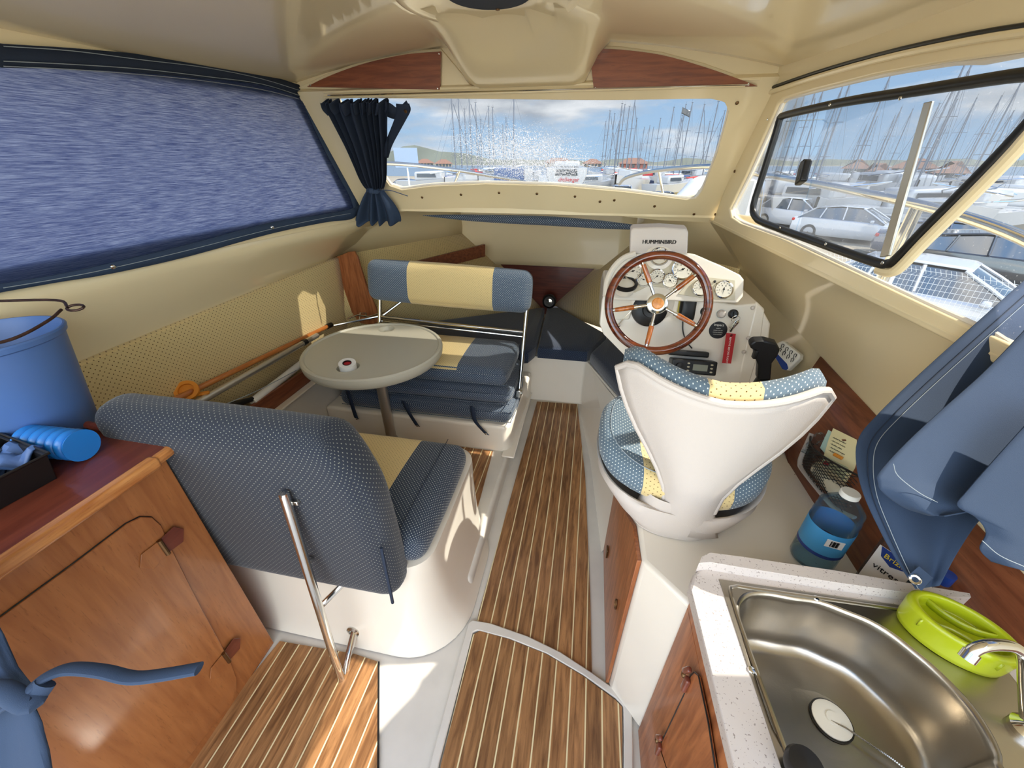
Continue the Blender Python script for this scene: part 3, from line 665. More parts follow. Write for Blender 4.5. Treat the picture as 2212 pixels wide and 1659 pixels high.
wp = [V((-1.62, .65, .968)), V((-1.085, .65, .968)), V((-1.062, .625, .968)), V((-1.05, .58, .968)), V((-1.05, -.25, .968)), V((-1.62, -.25, .968))]
ob('top', gplate(wp, (0, 0, .022)), topw, t, bevel=.002)
ob('edge', gplate([V((-1.062, -.25, .962)), V((-1.03, -.25, .962)), V((-1.03, .575, .962)), V((-1.062, .575, .962))], (0, 0, .032)), edgew, t, bevel=.008, bseg=3)
ob('edge', gtube([V((-1.047, .57, .978)), V((-1.052, .615, .978)), V((-1.075, .64, .978)), V((-1.09, .648, .978))], .0145, n=10, k=4), edgew, t)
ob('fiddle_rail', gtube([at(350, 948, z=1.003), at(190, 918, z=1.003), V((-1.6, .655, 1.003))], .011, n=8), topw, t)
# ---- helm seat box and galley cabinet
t = thing('helm_locker', (.55, .95, 0), 'white moulded locker box carrying the helm seat, with wooden side door', 'locker')
hb = [V((.222, .706, 0)), V((.218, 1.28, 0)), V((.90, 1.28, 0)), V((.90, .55, 0)), V((.36, .585, 0)), V((.325, .60, 0))]
ob('shell', gplate(hb, (0, 0, .72)), white, t, bevel=.012, bseg=3)
sd = [V((.209, .712, .015)), V((.209, 1.27, .015)), V((.209, 1.27, .40)), V((.209, .84, .70)), V((.209, .712, .712))]
dr = ob('side_door', gplate(sd, (.012, 0, 0)), mahoz, t, bevel=.002)
ob('pull_ring', [gtube([at(1330, 1305, x=.205)+V((0, .012*math.cos(a*.524), .02*math.sin(a*.524))) for a in range(12)], .003, n=6, closed=True)], brass, dr)
ob('hinge', gbox(at(1311, 1192, x=.205), (.006, .03, .05)), brass, dr, bevel=.002)
t = thing('galley_cabinet', (.58, .15, 0), 'mahogany galley cabinet under the sink worktop', 'cabinet')
gp = lambda z: [V((.315, .60, z)), V((.315, -.3, z)), V((.78, -.3, z)), V((.78, .545, z)), V((.36, .575, z))]
ob('body', [gplate(gp(0), (0, 0, .72)), gplate(gp(.72), (0, 0, .148), [[V((.325, .50, .72)), V((.325, 0, .72)), V((.77, 0, .72)), V((.77, .53, .72)), V((.36, .56, .72))]])], mahoz, t, bevel=.002)
dd = px([(1440, 1659), (1425, 1612), (1478, 1500), (1492, 1460), (1500, 1452), (1509, 1460), (1530, 1560), (1545, 1659), (1560, 1900), (1440, 1900)], x=.308)
ddo = ob('door', gplate(dd, (.004, 0, 0)), mahoz, t, bevel=.001)
ob('gap', gtube(dd, .0018, n=5, closed=True), black, t)
for a, b in ((1481, 1478), (1422, 1618)):
    c = at(a, b, x=.303)
    ob('turn_button', ground(c, (.012, .016, .05), .005, n=2), topw, t); ob('turn_button', ground(c+V((-.003, .012, .035)), (.01, .012, .045), .004, n=2, M=rot('X', 20)), topw, t)
    ob('catch', glathe([(.008, 0), (.006, .006), (0, .008)], c+V((0, .016, .005)), axis=(-1, 0, 0), n=12), brass, t)
# worktop with sink opening
t = thing('galley_worktop', (.56, .2, .87), 'speckled pale galley worktop with raised front lip around the sink', 'worktop')
fl = px([(1556, 1252), (1700, 1270), (1975, 1312), (2050, 1330)], z=.901)
basin_px = [(1598, 1322), (1606, 1300), (1625, 1290), (1660, 1290), (1714, 1300), (1770, 1308), (1828, 1330), (1877, 1350), (1922, 1377), (1965, 1411), (2010, 1449), (2056, 1495), (2094, 1540), (2125, 1590), (2142, 1630), (2150, 1665)]
B = px(basin_px, z=.893)
B += [V((.655, .27, .893)), V((.60, .225, .893)), V((.50, .20, .893)), V((.41, .215, .893))]
B += px([(1690, 1610), (1655, 1535), (1625, 1440), (1606, 1370)], z=.893)
B = cat(B, 3, True); bc = sum(B, V((0, 0, 0)))/len(B)
FL = px([(1553, 1252), (1960, 1310), (2010, 1325)], z=.901); FL = [FL[0], FL[1], V((.765, .50, .901)), V((.765, .12, .901)), V((.345, .12, .901))]
holeW = [V((p.x, p.y, .87)) for p in [a.lerp(bc+V((0, 0, .008)), .04) for a in FL]]
oW = [V((p.x, p.y, .87)) for p in px([(1490, 1262), (1497, 1240), (1515, 1226), (1540, 1222)], z=.9)]
oW += [V((.785, .600, .87)), V((.79, .59, .87)), V((.79, .50, .87)), V((.79, -.3, .87)), V((.29, -.3, .87))]
ob('top', gplate(oW, (0, 0, .030), [holeW]), corian, t, bevel=.006, bseg=3)
lip = px([(1506, 1226), (1512, 1212), (1530, 1203), (1600, 1212), (1800, 1242), (1990, 1275), (2085, 1291), (2088, 1300), (1990, 1296), (1800, 1268), (1600, 1236), (1530, 1224)], z=.91)
lip = [V((p.x, p.y, .89)) for p in lip]
ob('lip', gplate(lip, (0, 0, .035)), corian, t, bevel=.007, bseg=3)
# sink
t = thing('kitchen_sink', (.52, .38, .76), 'brushed steel galley sink with deep D-shaped basin', 'sink')
rim2 = [b+(b-bc)*.045 for b in B]
def zz(l, z): return [V((p.x, p.y, z)) for p in l]
ob('flange', gplate(zz(FL, .8995), (0, 0, .0025), [zz(rim2, .8995)]), sinkm, t)
def sc(l, k, z): return [V((bc.x+(p.x-bc.x)*k, bc.y+(p.y-bc.y)*k, z)) for p in l]
rings = [zz(rim2, .9015), sc(B, 1.02, .9005), sc(B, 1.0, .896), sc(B, .985, .885), sc(B, .965, .85), sc(B, .94, .80), sc(B, .91, .775), sc(B, .85, .762), sc(B, .7, .757), sc(B, .3, .755)]
ob('basin', [ggrid(rings, closed=True), (rings[-1], [tuple(range(len(B)))], None)], sinkm, t, ang=80)
rd = [a.lerp(bc+V((0, 0, .008)), .07) for a in FL[:1]+FL[1:2]+FL[2:]]
ob('rim_ridge', gtube([V((p.x, p.y, .9015)) for p in cat([rd[4]+V((.006, 0, 0)), rd[4].lerp(rd[0], .5), rd[4].lerp(rd[0], .93), rd[0]+V((.012, -.002, 0)), rd[0].lerp(rd[1], .15), rd[0].lerp(rd[1], .6), rd[1]], 4)], .004, n=8), sinkm, t)
for q in ((1763, 1292), (1623, 1447)):
    ob('clip_screw', glathe([(.006, 0), (.005, .002), (0, .003)], at(q[0], q[1], z=.902), n=12), chrome, t)
t = thing('sink_plug', at(1798, 1553, z=.76), 'white rubber sink plug on a bead chain', 'plug')
pc = at(1798, 1553, z=.762); pc.z = .757
ob('stopper', glathe([(.031, 0), (.031, .004), (.028, .006), (.012, .007), (.011, .01), (0, .011)], pc, n=36), wht, t)
ob('ring', glathe([(.034, 0), (.034, .0015), (.031, .002)], pc, n=36), black, t)
ch = [at(a, b, z=.775) for a, b in ((1800, 1552), (1830, 1568), (1860, 1590), (1890, 1612), (1930, 1640), (1990, 1690))]
ch = cat([V((p.x, p.y, .766+.002*i)) for i, p in enumerate(ch)], 12)
ob('chain', [glathe([(0, -.0022), (.0022, 0), (0, .0022)], p, n=6) for p in ch[::1]]+[gtube(ch, .0007, n=4)], steel, t)
# black pump knob
pk = at(1738, 1655, z=.93)
t = thing('pump_knob', V((pk.x, pk.y, .902)), 'black rubber pump knob on the sink flange at the bottom edge', 'knob')
ob('knob', glathe([(.014, 0), (.014, .012), (.022, .016), (.024, .028), (.021, .036), (0, .038)], V((pk.x, pk.y, .902)), n=28), black, t)
# faucet
f0 = at(2091, 1420, z=.99); 
t = thing('faucet', (.80, .40, .9), 'chrome swan-neck faucet at the right edge by the lime dish', 'faucet')
fp = [f0, at(2104, 1404, z=1.002), at(2128, 1395, z=1.010), at(2160, 1393, z=1.012), at(2192, 1399, z=1.008), at(2212, 1420, z=.996), at(2216, 1480, z=.96), at(2222, 1580, z=.905)]
ob('spout', gtube(fp, [.0085], n=14, k=5), chrome, t)
ob('nozzle', gtube([f0+(f0-fp[1]).normalized()*.004, f0.lerp(fp[1], .7)], .0105, n=14), chrome, t)
ob('base', glathe([(.022, 0), (.022, .01), (.012, .02)], V((fp[-1].x, fp[-1].y, .90)), n=20), chrome, t)
# lime dish with dividers
lc = at(2062, 1366, z=.93); t = thing('divided_dish', V((lc.x, lc.y, .903)), 'oval lime green plastic dish with two curved dividers beside the sink', 'dish')
A = .070; Bq = .046; ra = math.radians(-36)
def el(k, z, n=48): return [V((lc.x+k*A*math.cos(w)*math.cos(ra)-k*Bq*math.sin(w)*math.sin(ra), lc.y+k*A*math.cos(w)*math.sin(ra)+k*Bq*math.sin(w)*math.cos(ra), z)) for w in [2*math.pi*i/n for i in range(n)]]
R_ = [el(.93, .903), el(.98, .905), el(1.0, .915), el(1.03, .950), el(1.02, .957), el(.96, .960), el(.86, .960), el(.82, .957), el(.80, .946), el(.78, .938), el(.74, .936)]
ob('bowl', [ggrid(R_, closed=True), (R_[-1], [tuple(range(48))], None)], lime, t, ang=80)
for sg in (-1, 1):
    c_ = []
    for i in range(13):
        s_ = -1+2*i/12; u_ = s_*.70*A; v_ = sg*(.013+.02*s_*s_)-.004; c_.append(V((lc.x+u_*math.cos(ra)-v_*math.sin(ra), lc.y+u_*math.sin(ra)+v_*math.cos(ra), .934)))
    ob('divider', ggrid([[p, p+V((0, 0, .017))] for p in c_]), lime, t, solid=.0022)
# ---- v-berth cushions
def cushion(name, poly, z0, h, label, group=None, m=fnavy):
    c = sum((V(p) for p in poly), V((0, 0)))/len(poly)
    t = thing(name, (c[0], c[1], z0), label, 'cushion', group)
    P = [V((p[0], p[1], z0)) for p in poly]
    def sh(P, d):
        cc = sum(P, V((0, 0, 0)))/len(P); return [p+(cc-p).normalized()*d for p in P]
    r = [sh(P, .03), sh(P, .005), P, P, sh(P, .006), sh(P, .03), sh(P, .12)]; zs = [z0, z0+.01, z0+.03, z0+h-.035, z0+h-.01, z0+h, z0+h+.006]
    rs = [[V((p.x, p.y, z)) for p in l] for l, z in zip(r, zs)]
    k = len(P)
    vs = [p for l in rs for p in l]; fs = []; 
    for i in range(len(rs)-1):
        for j in range(k): fs.append((i*k+j, i*k+(j+1) % k, (i+1)*k+(j+1) % k, (i+1)*k+j))
    fs.append(tuple((len(rs)-1)*k+j for j in range(k))); fs.append(tuple(range(k))[::-1])
    ob('cover', (vs, fs, None), m, t, ang=50); return t
cushion('berth_cushion', [(-.335, 3.32), (-.30, 2.46), (-.335, 2.36), (-1.52, 2.36), (-1.60, 2.56)], .42, .095, 'navy dotted berth cushion behind the folding backrest, port side of the bow')
cushion('berth_cushion', [(-.315, 3.34), (-.285, 2.455), (.062, 2.455), (.20, 2.80), (-.24, 3.38)], .42, .095, 'navy dotted berth cushion in the middle of the bow, before the foot well')
cushion('berth_cushion', [(.082, 2.45), (.315, 1.89), (.40, 1.38), (.90, 1.38), (.90, 2.42), (.22, 2.79)], .42, .095, 'navy dotted berth cushion running aft under the steering console')
# rolled blue bunk lining bulging under the windscreen
pt_ = [(915, 453), (960, 455), (1020, 458), (1100, 461), (1200, 465), (1300, 472), (1380, 478), (1432, 481)]; wd_ = [.002, .012, .022, .028, .030, .026, .014, .002]
cc_ = [at(a, b, y=2.42)+V((0, -.02, -.030)) for a, b in pt_]
ob('headlining_cushion', gtube(cat(cc_, 4), [x for i in range(7) for x in [lerp(wd_[i], wd_[i+1], k/4) for k in range(4)]]+[.002], n=14, flat=.85), fblue, label='slim blue dotted padded lining slung under the windscreen beam', cat_='padding')
# ================================================================ STEERING POSITION
helm = thing('steering_console', (.35, 1.6, .42), 'white moulded steering console with round instruments', 'console')
LN = V((0, -1, .28)).normalized(); LP = V((.3, 1.52, 1.08))          # lower facia plane
UN = V((0, -1, .62)).normalized(); UP = V((.3, 1.56, 1.27))          # upper instrument plane
lo = lambda l, o=0: [p+LN*o for p in px(l, p=LP, n=LN)]
up_ = lambda l, o=0: [p+UN*o for p in px(l, p=UP, n=UN)]
ob('body', gplate(lo([(1306, 628), (1300, 650), (1295, 700), (1303, 722), (1376, 796), (1400, 830), (1470, 900), (1640, 900), (1665, 700), (1640, 655), (1590, 660), (1500, 640), (1400, 630)]), (0, .34, 0)), white, helm, bevel=.014, bseg=4)
hood = up_(([(1307, 648), (1308, 620), (1318, 592), (1335, 566), (1356, 550), (1378, 545), (1420, 548), (1480, 545), (1502, 549), (1560, 574), (1600, 594), (1608, 604), (1606, 640), (1594, 655), (1500, 652), (1452, 650), (1400, 650)]))
ob('hood', gplate(hood, (0, .24, -.06)), white, helm, bevel=.012, bseg=4)
ob('instrument_panel', gplate(up_([(1340, 634), (1345, 610), (1362, 583), (1385, 563), (1408, 556), (1440, 556), (1482, 562), (1500, 580), (1500, 600), (1482, 618), (1452, 630), (1440, 622), (1400, 618), (1372, 632)], .001), UN*.003), gpan, helm, bevel=.001)
ob('instrument_panel', gplate(up_([(1464, 636), (1480, 618), (1500, 605), (1530, 600), (1587, 606), (1587, 649), (1530, 646)], .001), UN*.003), gpan, helm, bevel=.001)
def gauge(a, b, r, hand, nm='gauge', parent=helm):
    c = at(a, b, p=UP, n=UN)+UN*.004; F = frame(UN)
    g = ob(nm, glathe([(r, 0), (r, .007), (r*.93, .011), (r*.84, .009), (r*.84, .0065), (0, .0065)], c, axis=UN, n=36), chrome, parent)
    ob('dial', glathe([(r*.82, .0068), (r*.82, .0078), (0, .0078)], c, axis=UN, n=32), dial, g)
    X = F.col[0]; Y = F.col[1]
    tk = []
    for i in range(11):
        w = math.radians(215-25*i); d = X*math.cos(w)+Y*math.sin(w); q = d.cross(UN)*(r*.02)
        a0, a1 = c+d*r*.58+UN*.0085, c+d*r*.74+UN*.0085
        tk.append(([a0-q, a0+q, a1+q, a1-q], [(0, 1, 2, 3)], None))
    for i in (1, 4, 6, 9):
        w = math.radians(215-25*i); d = X*math.cos(w)+Y*math.sin(w); tk.append(gtext(str(i), r*.24, c+d*r*.43+UN*.0083, X, Y))
    ob('dial_markings', tk, black, g, smooth=False)
    w = math.radians(hand); d = X*math.cos(w)+Y*math.sin(w); q = d.cross(UN)*(r*.045)
    ob('needle', ([c-d*r*.2-q+UN*.0092, c-d*r*.2+q+UN*.0092, c+d*r*.62+UN*.0092], [(0, 1, 2)], None), black, g)
    ob('needle_cap', glathe([(r*.1, .009), (r*.08, .011), (0, .0115)], c, axis=UN, n=12), black, g)
    return g
k_ = 1.0/FPX
for a, b, rp, h in ((1366, 588, 18, 200), (1389, 606, 13.5, 160), (1418, 599, 14.5, 225), (1446, 608, 14.5, 310), (1473, 584, 20, 205), (1512, 623, 16, 140), (1561, 627, 17, 260)):
    gauge(a, b, rp*1.72*k_, h)
g_ = gauge(1423, 556, 17*1.72*k_, 90)
c = at(1423, 556, p=UP, n=UN)
ob('ring_collar', glathe([(.05, .0), (.05, .006), (.036, .010), (.036, 0)], c+UN*.001, axis=UN, n=40), white, helm)
ob('indicator_lamp', glathe([(.005, 0), (.004, .004), (0, .005)], at(1543, 609, p=UP, n=UN)+UN*.004, axis=UN, n=12), black, helm)
# side flange of the console with dome screws
ob('side_flange', gplate(lo([(1634, 652), (1652, 668), (1640, 760), (1618, 830), (1590, 860), (1600, 790), (1622, 700)], .002), (0, .02, 0)), white, helm, bevel=.006)
for q in ((1625, 665), (1616, 730), (1606, 760)):
    ob('dome_screw', glathe([(.008, 0), (.006, .005), (0, .007)], lo([q], .004)[0], axis=LN, n=14), plastic, helm)
# compass on the port side ledge
cp = up_([(1349, 618)], .03)[0]
t = thing('compass', cp, 'round black-rimmed compass on the console ledge left of the wheel', 'compass')
CA = V((0, -.35, 1)).normalized()
ob('bowl', glathe([(.034, -.035), (.040, -.01), (.040, 0)], cp, axis=CA, n=32), white, t)
ob('bezel', glathe([(.044, -.006), (.045, .004), (.036, .008), (.034, .002), (.034, -.006)], cp, axis=CA, n=36), black, t)
ob('card', glathe([(.033, .001), (.02, .004), (0, .005)], cp, axis=CA, n=30), dial, t)
# bow of white coaming behind the compass and the padded cup holder box
ob('coaming', gtube(up_([(1308, 640), (1312, 606), (1326, 578), (1348, 558), (1372, 549)], .004), .012, n=10, k=4), white, helm)
ob('tray', gplate(lo([(1322, 642), (1366, 642), (1372, 628), (1378, 630), (1372, 650), (1358, 690), (1324, 690)], .002), LN*.012), dial, helm, bevel=.004)
# fishfinder with white sun cover
ff = lambda l, o=0: [p+V((0, -1, .35)).normalized()*o for p in px(l, p=(.3, 1.62, 1.4), n=(0, -1, .35))]
t = thing('fishfinder', ff([(1425, 545)])[0], 'fishfinder under its white cover lettered HUMMINBIRD on top of the console', 'fishfinder')
ob('bracket', gplate(ff([(1385, 540), (1465, 540), (1465, 562), (1385, 562)], -.02), (0, .03, 0)), black, t, bevel=.004)
ob('cover', gplate(ff([(1362, 498), (1368, 493), (1425, 491), (1481, 495), (1487, 501), (1485, 548), (1360, 548)], 0), (0, .045, .01)), plastic, t, bevel=.006, bseg=3)
h0 = ff([(1424, 523)], .0015)[0]; ffX = (ff([(1455, 523.6)])[0]-ff([(1393, 523)])[0]); ffY = V((0, .35, 1))
h0 = ff([(1424, 523)], .0008)[0]
ob('lettering', [gtext('HUMMINBIRD', .0200, h0+V((k, 0, 0)), ffX, ffY, ext=.0005) for k in (-.0008, -.0004, 0, .0004, .0008)], black, t, smooth=False)
# ---- steering wheel
WN = V((-.04, -1, .42)).normalized(); WC = at(1420, 656, y=1.385); WR = .166
t = bpy.data.objects.new('steering_wheel', None); COL.objects.link(t); t.parent = helm; t.location = WC-wl(helm); WLOC[t.name] = WC
F = frame(WN); X, Y = F.col[0].copy(), F.col[1].copy()
if Y.z < 0: X, Y = -X, -Y
if X.x < 0: X = -X
rimp = [WC+X*WR*math.cos(w)+Y*WR*math.sin(w)*1.0 for w in [2*math.pi*i/72 for i in range(72)]]
ob('rim', gtube(rimp, .0152, n=18, closed=True), wheelw, t)
ob('hub_plate', glathe([(.034, -.016), (.036, -.004), (.034, .004), (.024, .008), (.020, .008)], WC, axis=WN, n=36), steel, t)
ob('hub_cap', glathe([(.0205, .004), (.0205, .009), (.017, .012), (0, .013)], WC, axis=WN, n=32), wood('hub_cap_wood', (196, 120, 50), (226, 154, 80), axis='Y'), t)
for dx, dy in ((-36, 74), (74, 71), (-83, -19), (91, -43), (-11, -96)):
    d = (X*dx+Y*dy).normalized(); pts_ = [WC+d*.030-WN*.006, WC+d*.062-WN*.005]
    ob('spoke', gtube([WC+d*.028-WN*.008, WC+d*(WR-.008)-WN*.0], .0055, n=12), steel, t)
    gr = ob('spoke_grip', gtube([WC+d*.078-WN*.0045, WC+d*.084-WN*.004, WC+d*.138-WN*.001, WC+d*.146], [.0075, .0095, .0085, .0075]+[], n=14), spokew, t)
    ob('ferrule', gtube([WC+d*.068-WN*.005, WC+d*.079-WN*.0045], .008, n=12), steel, t)
    ob('ferrule', gtube([WC+d*.145, WC+d*.153], .0075, n=12), steel, t)
hb0 = at(1402, 668, p=LP, n=LN)
ob('hub_housing', [glathe([(.068, .0), (.066, .02), (.05, .028), (.03, .03), (.028, .05), (0, .05)], hb0, axis=LN, n=40), gtube([hb0+LN*.02, WC-WN*.01], .018, n=18)], black, t)
ob('wheel_boss', glathe([(.085, -.02), (.082, .012), (.07, .018), (.0, .019)], at(1408, 652, p=LP, n=LN), axis=LN, n=48), white, helm)
# VHF handset with cord
c = at(1482, 668, p=LP, n=LN)
t = thing('radio_handset', c, 'black handheld radio microphone clipped to the console right of the wheel hub', 'microphone')
Fm = frame(LN)
ob('body', ground(c+LN*.018, (.058, .084, .032), .012, M=Fm, n=6, puff=(0, 0, .004)), black, t)
ob('backing', ground(c+LN*.006+V((-.006, 0, .0)), (.052, .072, .014), .006, M=Fm, n=3), mat('yellow_rubber', (216, 200, 90), .6), t)
for s_ in (-.010, .010): ob('button', glathe([(.006, 0), (.006, .002), (0, .003)], c+LN*.033+Fm @ V((s_, -.022, 0)), axis=LN, n=14, sy=.7), gpan, t)
ob('cord', gtube(lo([(1474, 694), (1474, 712), (1478, 728), (1484, 740), (1494, 752)], .006), .0024, n=8, k=4), black, t)
# switches
for (a, b, r, m, lb) in ((1523, 673, .0155, black, 'round black switch knob left of the clear one on the console'), (1557, 678, .015, clear, 'clear round knob between the two black ones on the console'),):
    c = lo([(a, b)], 0)[0]; t = thing('switch_knob', c, lb, 'knob')
    ob('knob', glathe([(r, 0), (r, .012), (r*.7, .018), (0, .019)], c, axis=LN, n=24), m if m is black else plastic, t); ob('collar', glathe([(r*1.15, 0), (r*1.15, .003), (0, .003)], c, axis=LN, n=24), m, t)
# throttle toggle with chrome ball
a0, a1 = lo([(1334, 698), (1347, 684)], .01); 
t = thing('choke_knob', lo([(1335, 702)], 0)[0], 'small chrome ball lever at lower left of the console', 'lever')
ob('ball', glathe([(0, -.009), (.006, -.006), (.009, 0), (.006, .006), (0, .009)], lo([(1335, 702)], .02)[0], axis=LN, n=16), chrome, t)
ob('stem', gtube(lo([(1336, 700), (1350, 684), (1362, 672)], .012), .0022, n=8), steel, t)
# ignition with keys and red ribbon
c = lo([(1583, 678)], 0)[0]
t = thing('ignition_switch', c, 'round black ignition switch with the key in it', 'switch')
ob('barrel', glathe([(.0175, 0), (.0175, .008), (.012, .012), (.010, .012), (0, .010)], c, axis=LN, n=26), black, t)
ob('key', [gbox(c+LN*.022, (.003, .022, .016), frame(LN))], steel, t)
k0 = c+LN*.026
t = thing('key_tag', k0, 'red ribbon key tag lettered REMOVE BEFORE FLIGHT hanging with the keys', 'key tag')
kr = k0+V((.004, -.006, -.016))
ob('key_ring', gtube([kr+V((.014*math.cos(w), -.003*math.sin(w), .014*math.sin(w))) for w in [i*.5236 for i in range(12)]], .0012, n=6, closed=True), chrome, t)
kk = lo([(1586, 690), (1578, 704), (1572, 714)], .03)
ob('key_bunch', [ground(lo([(1580, 700)], .03)[0], (.016, .006, .036), .003, M=rot('Y', 25), n=2), ground(lo([(1575, 706)], .036)[0], (.010, .005, .034), .002, M=rot('Y', 18), n=2), gtube(kk, .004, n=8)], steel, t)
rb = lo([(1563, 717), (1583, 719), (1573, 782), (1554, 781)], .03)
rib = ob('ribbon', gplate(rb, LN*.0015), redm, t)
cc = sum(rb, V((0, 0, 0)))/4; ydir = (rb[0]-rb[3])
ob('lettering', gtext('REMOVE BEFORE FLIGHT', .0092, cc-ydir*.06+LN*.0018, -ydir, ydir.cross(LN), ext=.0002), wht, rib, smooth=False)
ob('eyelet', glathe([(.005, 0), (.004, .002), (.002, .002)], lo([(1573, 722)], .032)[0], axis=LN, n=12), steel, rib)
# black round sticker
c = lo([(1551, 713)], .0005)[0]; t = thing('round_sticker', c, 'black round sticker with white lettering beside the red key tag', 'sticker')
ob('disc', glathe([(.033, 0), (.033, .001), (0, .001)], c, axis=LN, n=40), black, t)
sx_, sy_ = V((1, 0, 0)), V((0, .28, 1))
tx = [gtext('impact', .0135, c+LN*.0015+V((0, .006, .019)), sx_, sy_)]
for i, (s_, w_) in enumerate((('SAFETY', .005), ('ENGINE  CUT-OFF', .004), ('SWITCH CONTROL', .004), ('ATTACH LANYARD', .0035))): tx.append(gtext(s_, w_, c+LN*.0015+V((0, .002-.002*i, .006-.0075*i)), sx_, sy_))
ob('lettering', tx, wht, t, smooth=False)
# radio under the dash
rc = at(1492, 790, y=1.47); t = thing('vhf_radio', rc, 'black radio set with small grey display under the steering wheel', 'radio')
Rm = rot('X', -20)
ob('case', ground(rc, (.165, .10, .055), .006, M=Rm, n=3), black, t)
ob('bracket', ground(rc+V((-.02, .02, .045)), (.15, .06, .022), .006, M=Rm, n=2), black, t)
fN = Rm @ V((0, -1, 0)); fU = Rm @ V((0, 0, 1))
ob('display', gplate([rc+fN*.0505+V((x, 0, 0))+fU*z for x, z in ((-.005, -.012), (.048, -.012), (.048, .012), (-.005, .012))], fN*.001), mat('lcd_grey', (140, 144, 132), .3), t)
for x_ in (-.022, .062):
    for z_ in (-.014, 0, .014): ob('button', glathe([(.005, 0), (.005, .002), (0, .0025)], rc+fN*.0505+V((x_, 0, 0))+fU*z_, axis=fN, n=10, sy=.6), gpan, t)
ob('tuning_knob', glathe([(.014, 0), (.012, .012), (0, .013)], rc+fN*.05+V((-.055, 0, 0)), axis=fN, n=20), black, t)
# throttle lever
th = at(1650, 815, y=1.28); t = thing('throttle_lever', (th.x, 1.36, .80), 'black throttle and gear lever beside the helm seat', 'lever')
tb = at(1655, 818, y=1.30)
ob('side_box', gplate([V((.60, 1.30, .42)), V((.86, 1.30, .42)), V((.86, 1.30, .86)), V((.60, 1.30, .80))], (0, .25, 0)), white, helm, bevel=.015)
hd = [at(a, b, y=1.27) for a, b in ((1620, 745), (1628, 738), (1655, 737), (1678, 743), (1686, 756), (1680, 770), (1668, 786), (1665, 822), (1636, 822), (1638, 790), (1631, 772), (1630, 758), (1622, 753))]
ob('grip', gplate(hd, (0, .030, .006)), black, t, bevel=.009, bseg=4)
ob('stem', gtube([at(1650, 815, y=1.285), V((th.x, 1.36, .84))], [.02, .014], n=14), black, t)
ob('base', glathe([(.035, 0), (.033, .02), (0, .03)], V((th.x+.01, 1.36, .81)), n=24), black, t)
ob('trigger', ground(at(1631, 765, y=1.265), (.012, .02, .03), .004, n=2), black, t)
# printed foam pack in the side pocket
pc_ = px([(1676, 741), (1690, 735), (1728, 765), (1726, 775), (1700, 800), (1690, 798), (1672, 772)], p=(.80, 1.6, .9), n=(-.9, -.5, .35))
t = thing('foam_pack', pc_[0], 'white printed pack with black looped marks and blue edge by the throttle', 'package')
nn_ = V((-.9, -.5, .35)).normalized()
ob('pack', gplate(pc_, -nn_*.03), wht, t, bevel=.006, bseg=3)
ob('blue_edge', gplate(px([(1673, 768), (1680, 765), (1700, 786), (1703, 796), (1698, 800), (1690, 797)], p=V((.80, 1.6, .9))+nn_*.0015, n=nn_), nn_*.001), mat('blue_print', (40, 70, 150), .5), t)
lp = []
for i in range(4):
    for j in range(2):
        a_, b_2 = 1690+i*9-j*6, 748+i*7+j*9
        P = px([(a_-3, b_2+4), (a_-1, b_2-4), (a_+4, b_2-3), (a_+1, b_2+3)], p=V((.80, 1.6, .9))+nn_*.002, n=nn_); lp.append(gtube(P, .0013, n=5, k=3))
ob('looped_marks', lp, black, t)
# ---- helm seat
sc0 = V((.332, 1.02, .72)); yaw = math.radians(-7)
Mz = Matrix.Rotation(yaw, 3, 'Z')
def S_(x, y, z): return V((sc0.x, sc0.y, 0))+Mz @ V((x, y, 0))+V((0, 0, z))
t = thing('helm_chair', (sc0.x, sc0.y, .72), 'white plastic bucket helm seat with blue and beige dotted pads, seen from behind', 'chair')
def backrow(v, off=0, n=20, inner=False):
    """v 0 at the bottom, 1 at the rim"""
    z = .745+.456*v
    f = v*6-int(v*6) if v < 1 else 0; a = [.090, .062, .074, .118, .168, .210, .236, .236]; i = min(6, int(v*6)); wdt = lerp(a[i], a[i+1], f)
    yb = -.222-.012*v; wrap = .02+.085*v**1.3; row = []
    for j in range(n+1):
        s = -1+2*j/n; row.append(S_(wdt*s*(1-(off/.27))+.030-.008*v, yb+wrap*abs(s)**2.2+off+.0, z+.03*v*abs(s)**2-.018*v*(1-abs(s))-.045*v*max(0, (abs(s)-.75)/.25)**2.2))
    return row
rows = [backrow(v) for v in (0, .08, .18, .3, .42, .54, .66, .78, .88, .95, 1.0)]
ob('back_shell', ggrid(rows), plastic, t, solid=.012, ang=80)
ob('shell_edge', gtube([r[0] for r in rows[2:]]+[p+V((0, 0, .002)) for p in rows[-1][1:-1]]+[r[-1] for r in rows[:1:-1]], .0095, n=10), plastic, t)
sfab = fabric('helm_seat_fabric', blue=(98, 116, 130), bdot=(220, 226, 220), sp=.016, stripe=(-.035, .075), esp=.02)
ir = [backrow(v, .012) for v in (.1, .3, .5, .7, .9, 1.0)]
orr = [[p+Mz @ V((0, .06*min(1, i*.9+.3), .0)) for p in r] for i, r in enumerate(ir)]
top1 = [p+V((0, 0, .026))+Mz @ V((0, .012, 0)) for p in ir[-1]]; top2 = [p+V((0, 0, .03))+Mz @ V((0, .04, 0)) for p in ir[-1]]
ob('back_pad', ggrid(ir+[top1, top2]+orr[::-1]), sfab, t, ang=80)
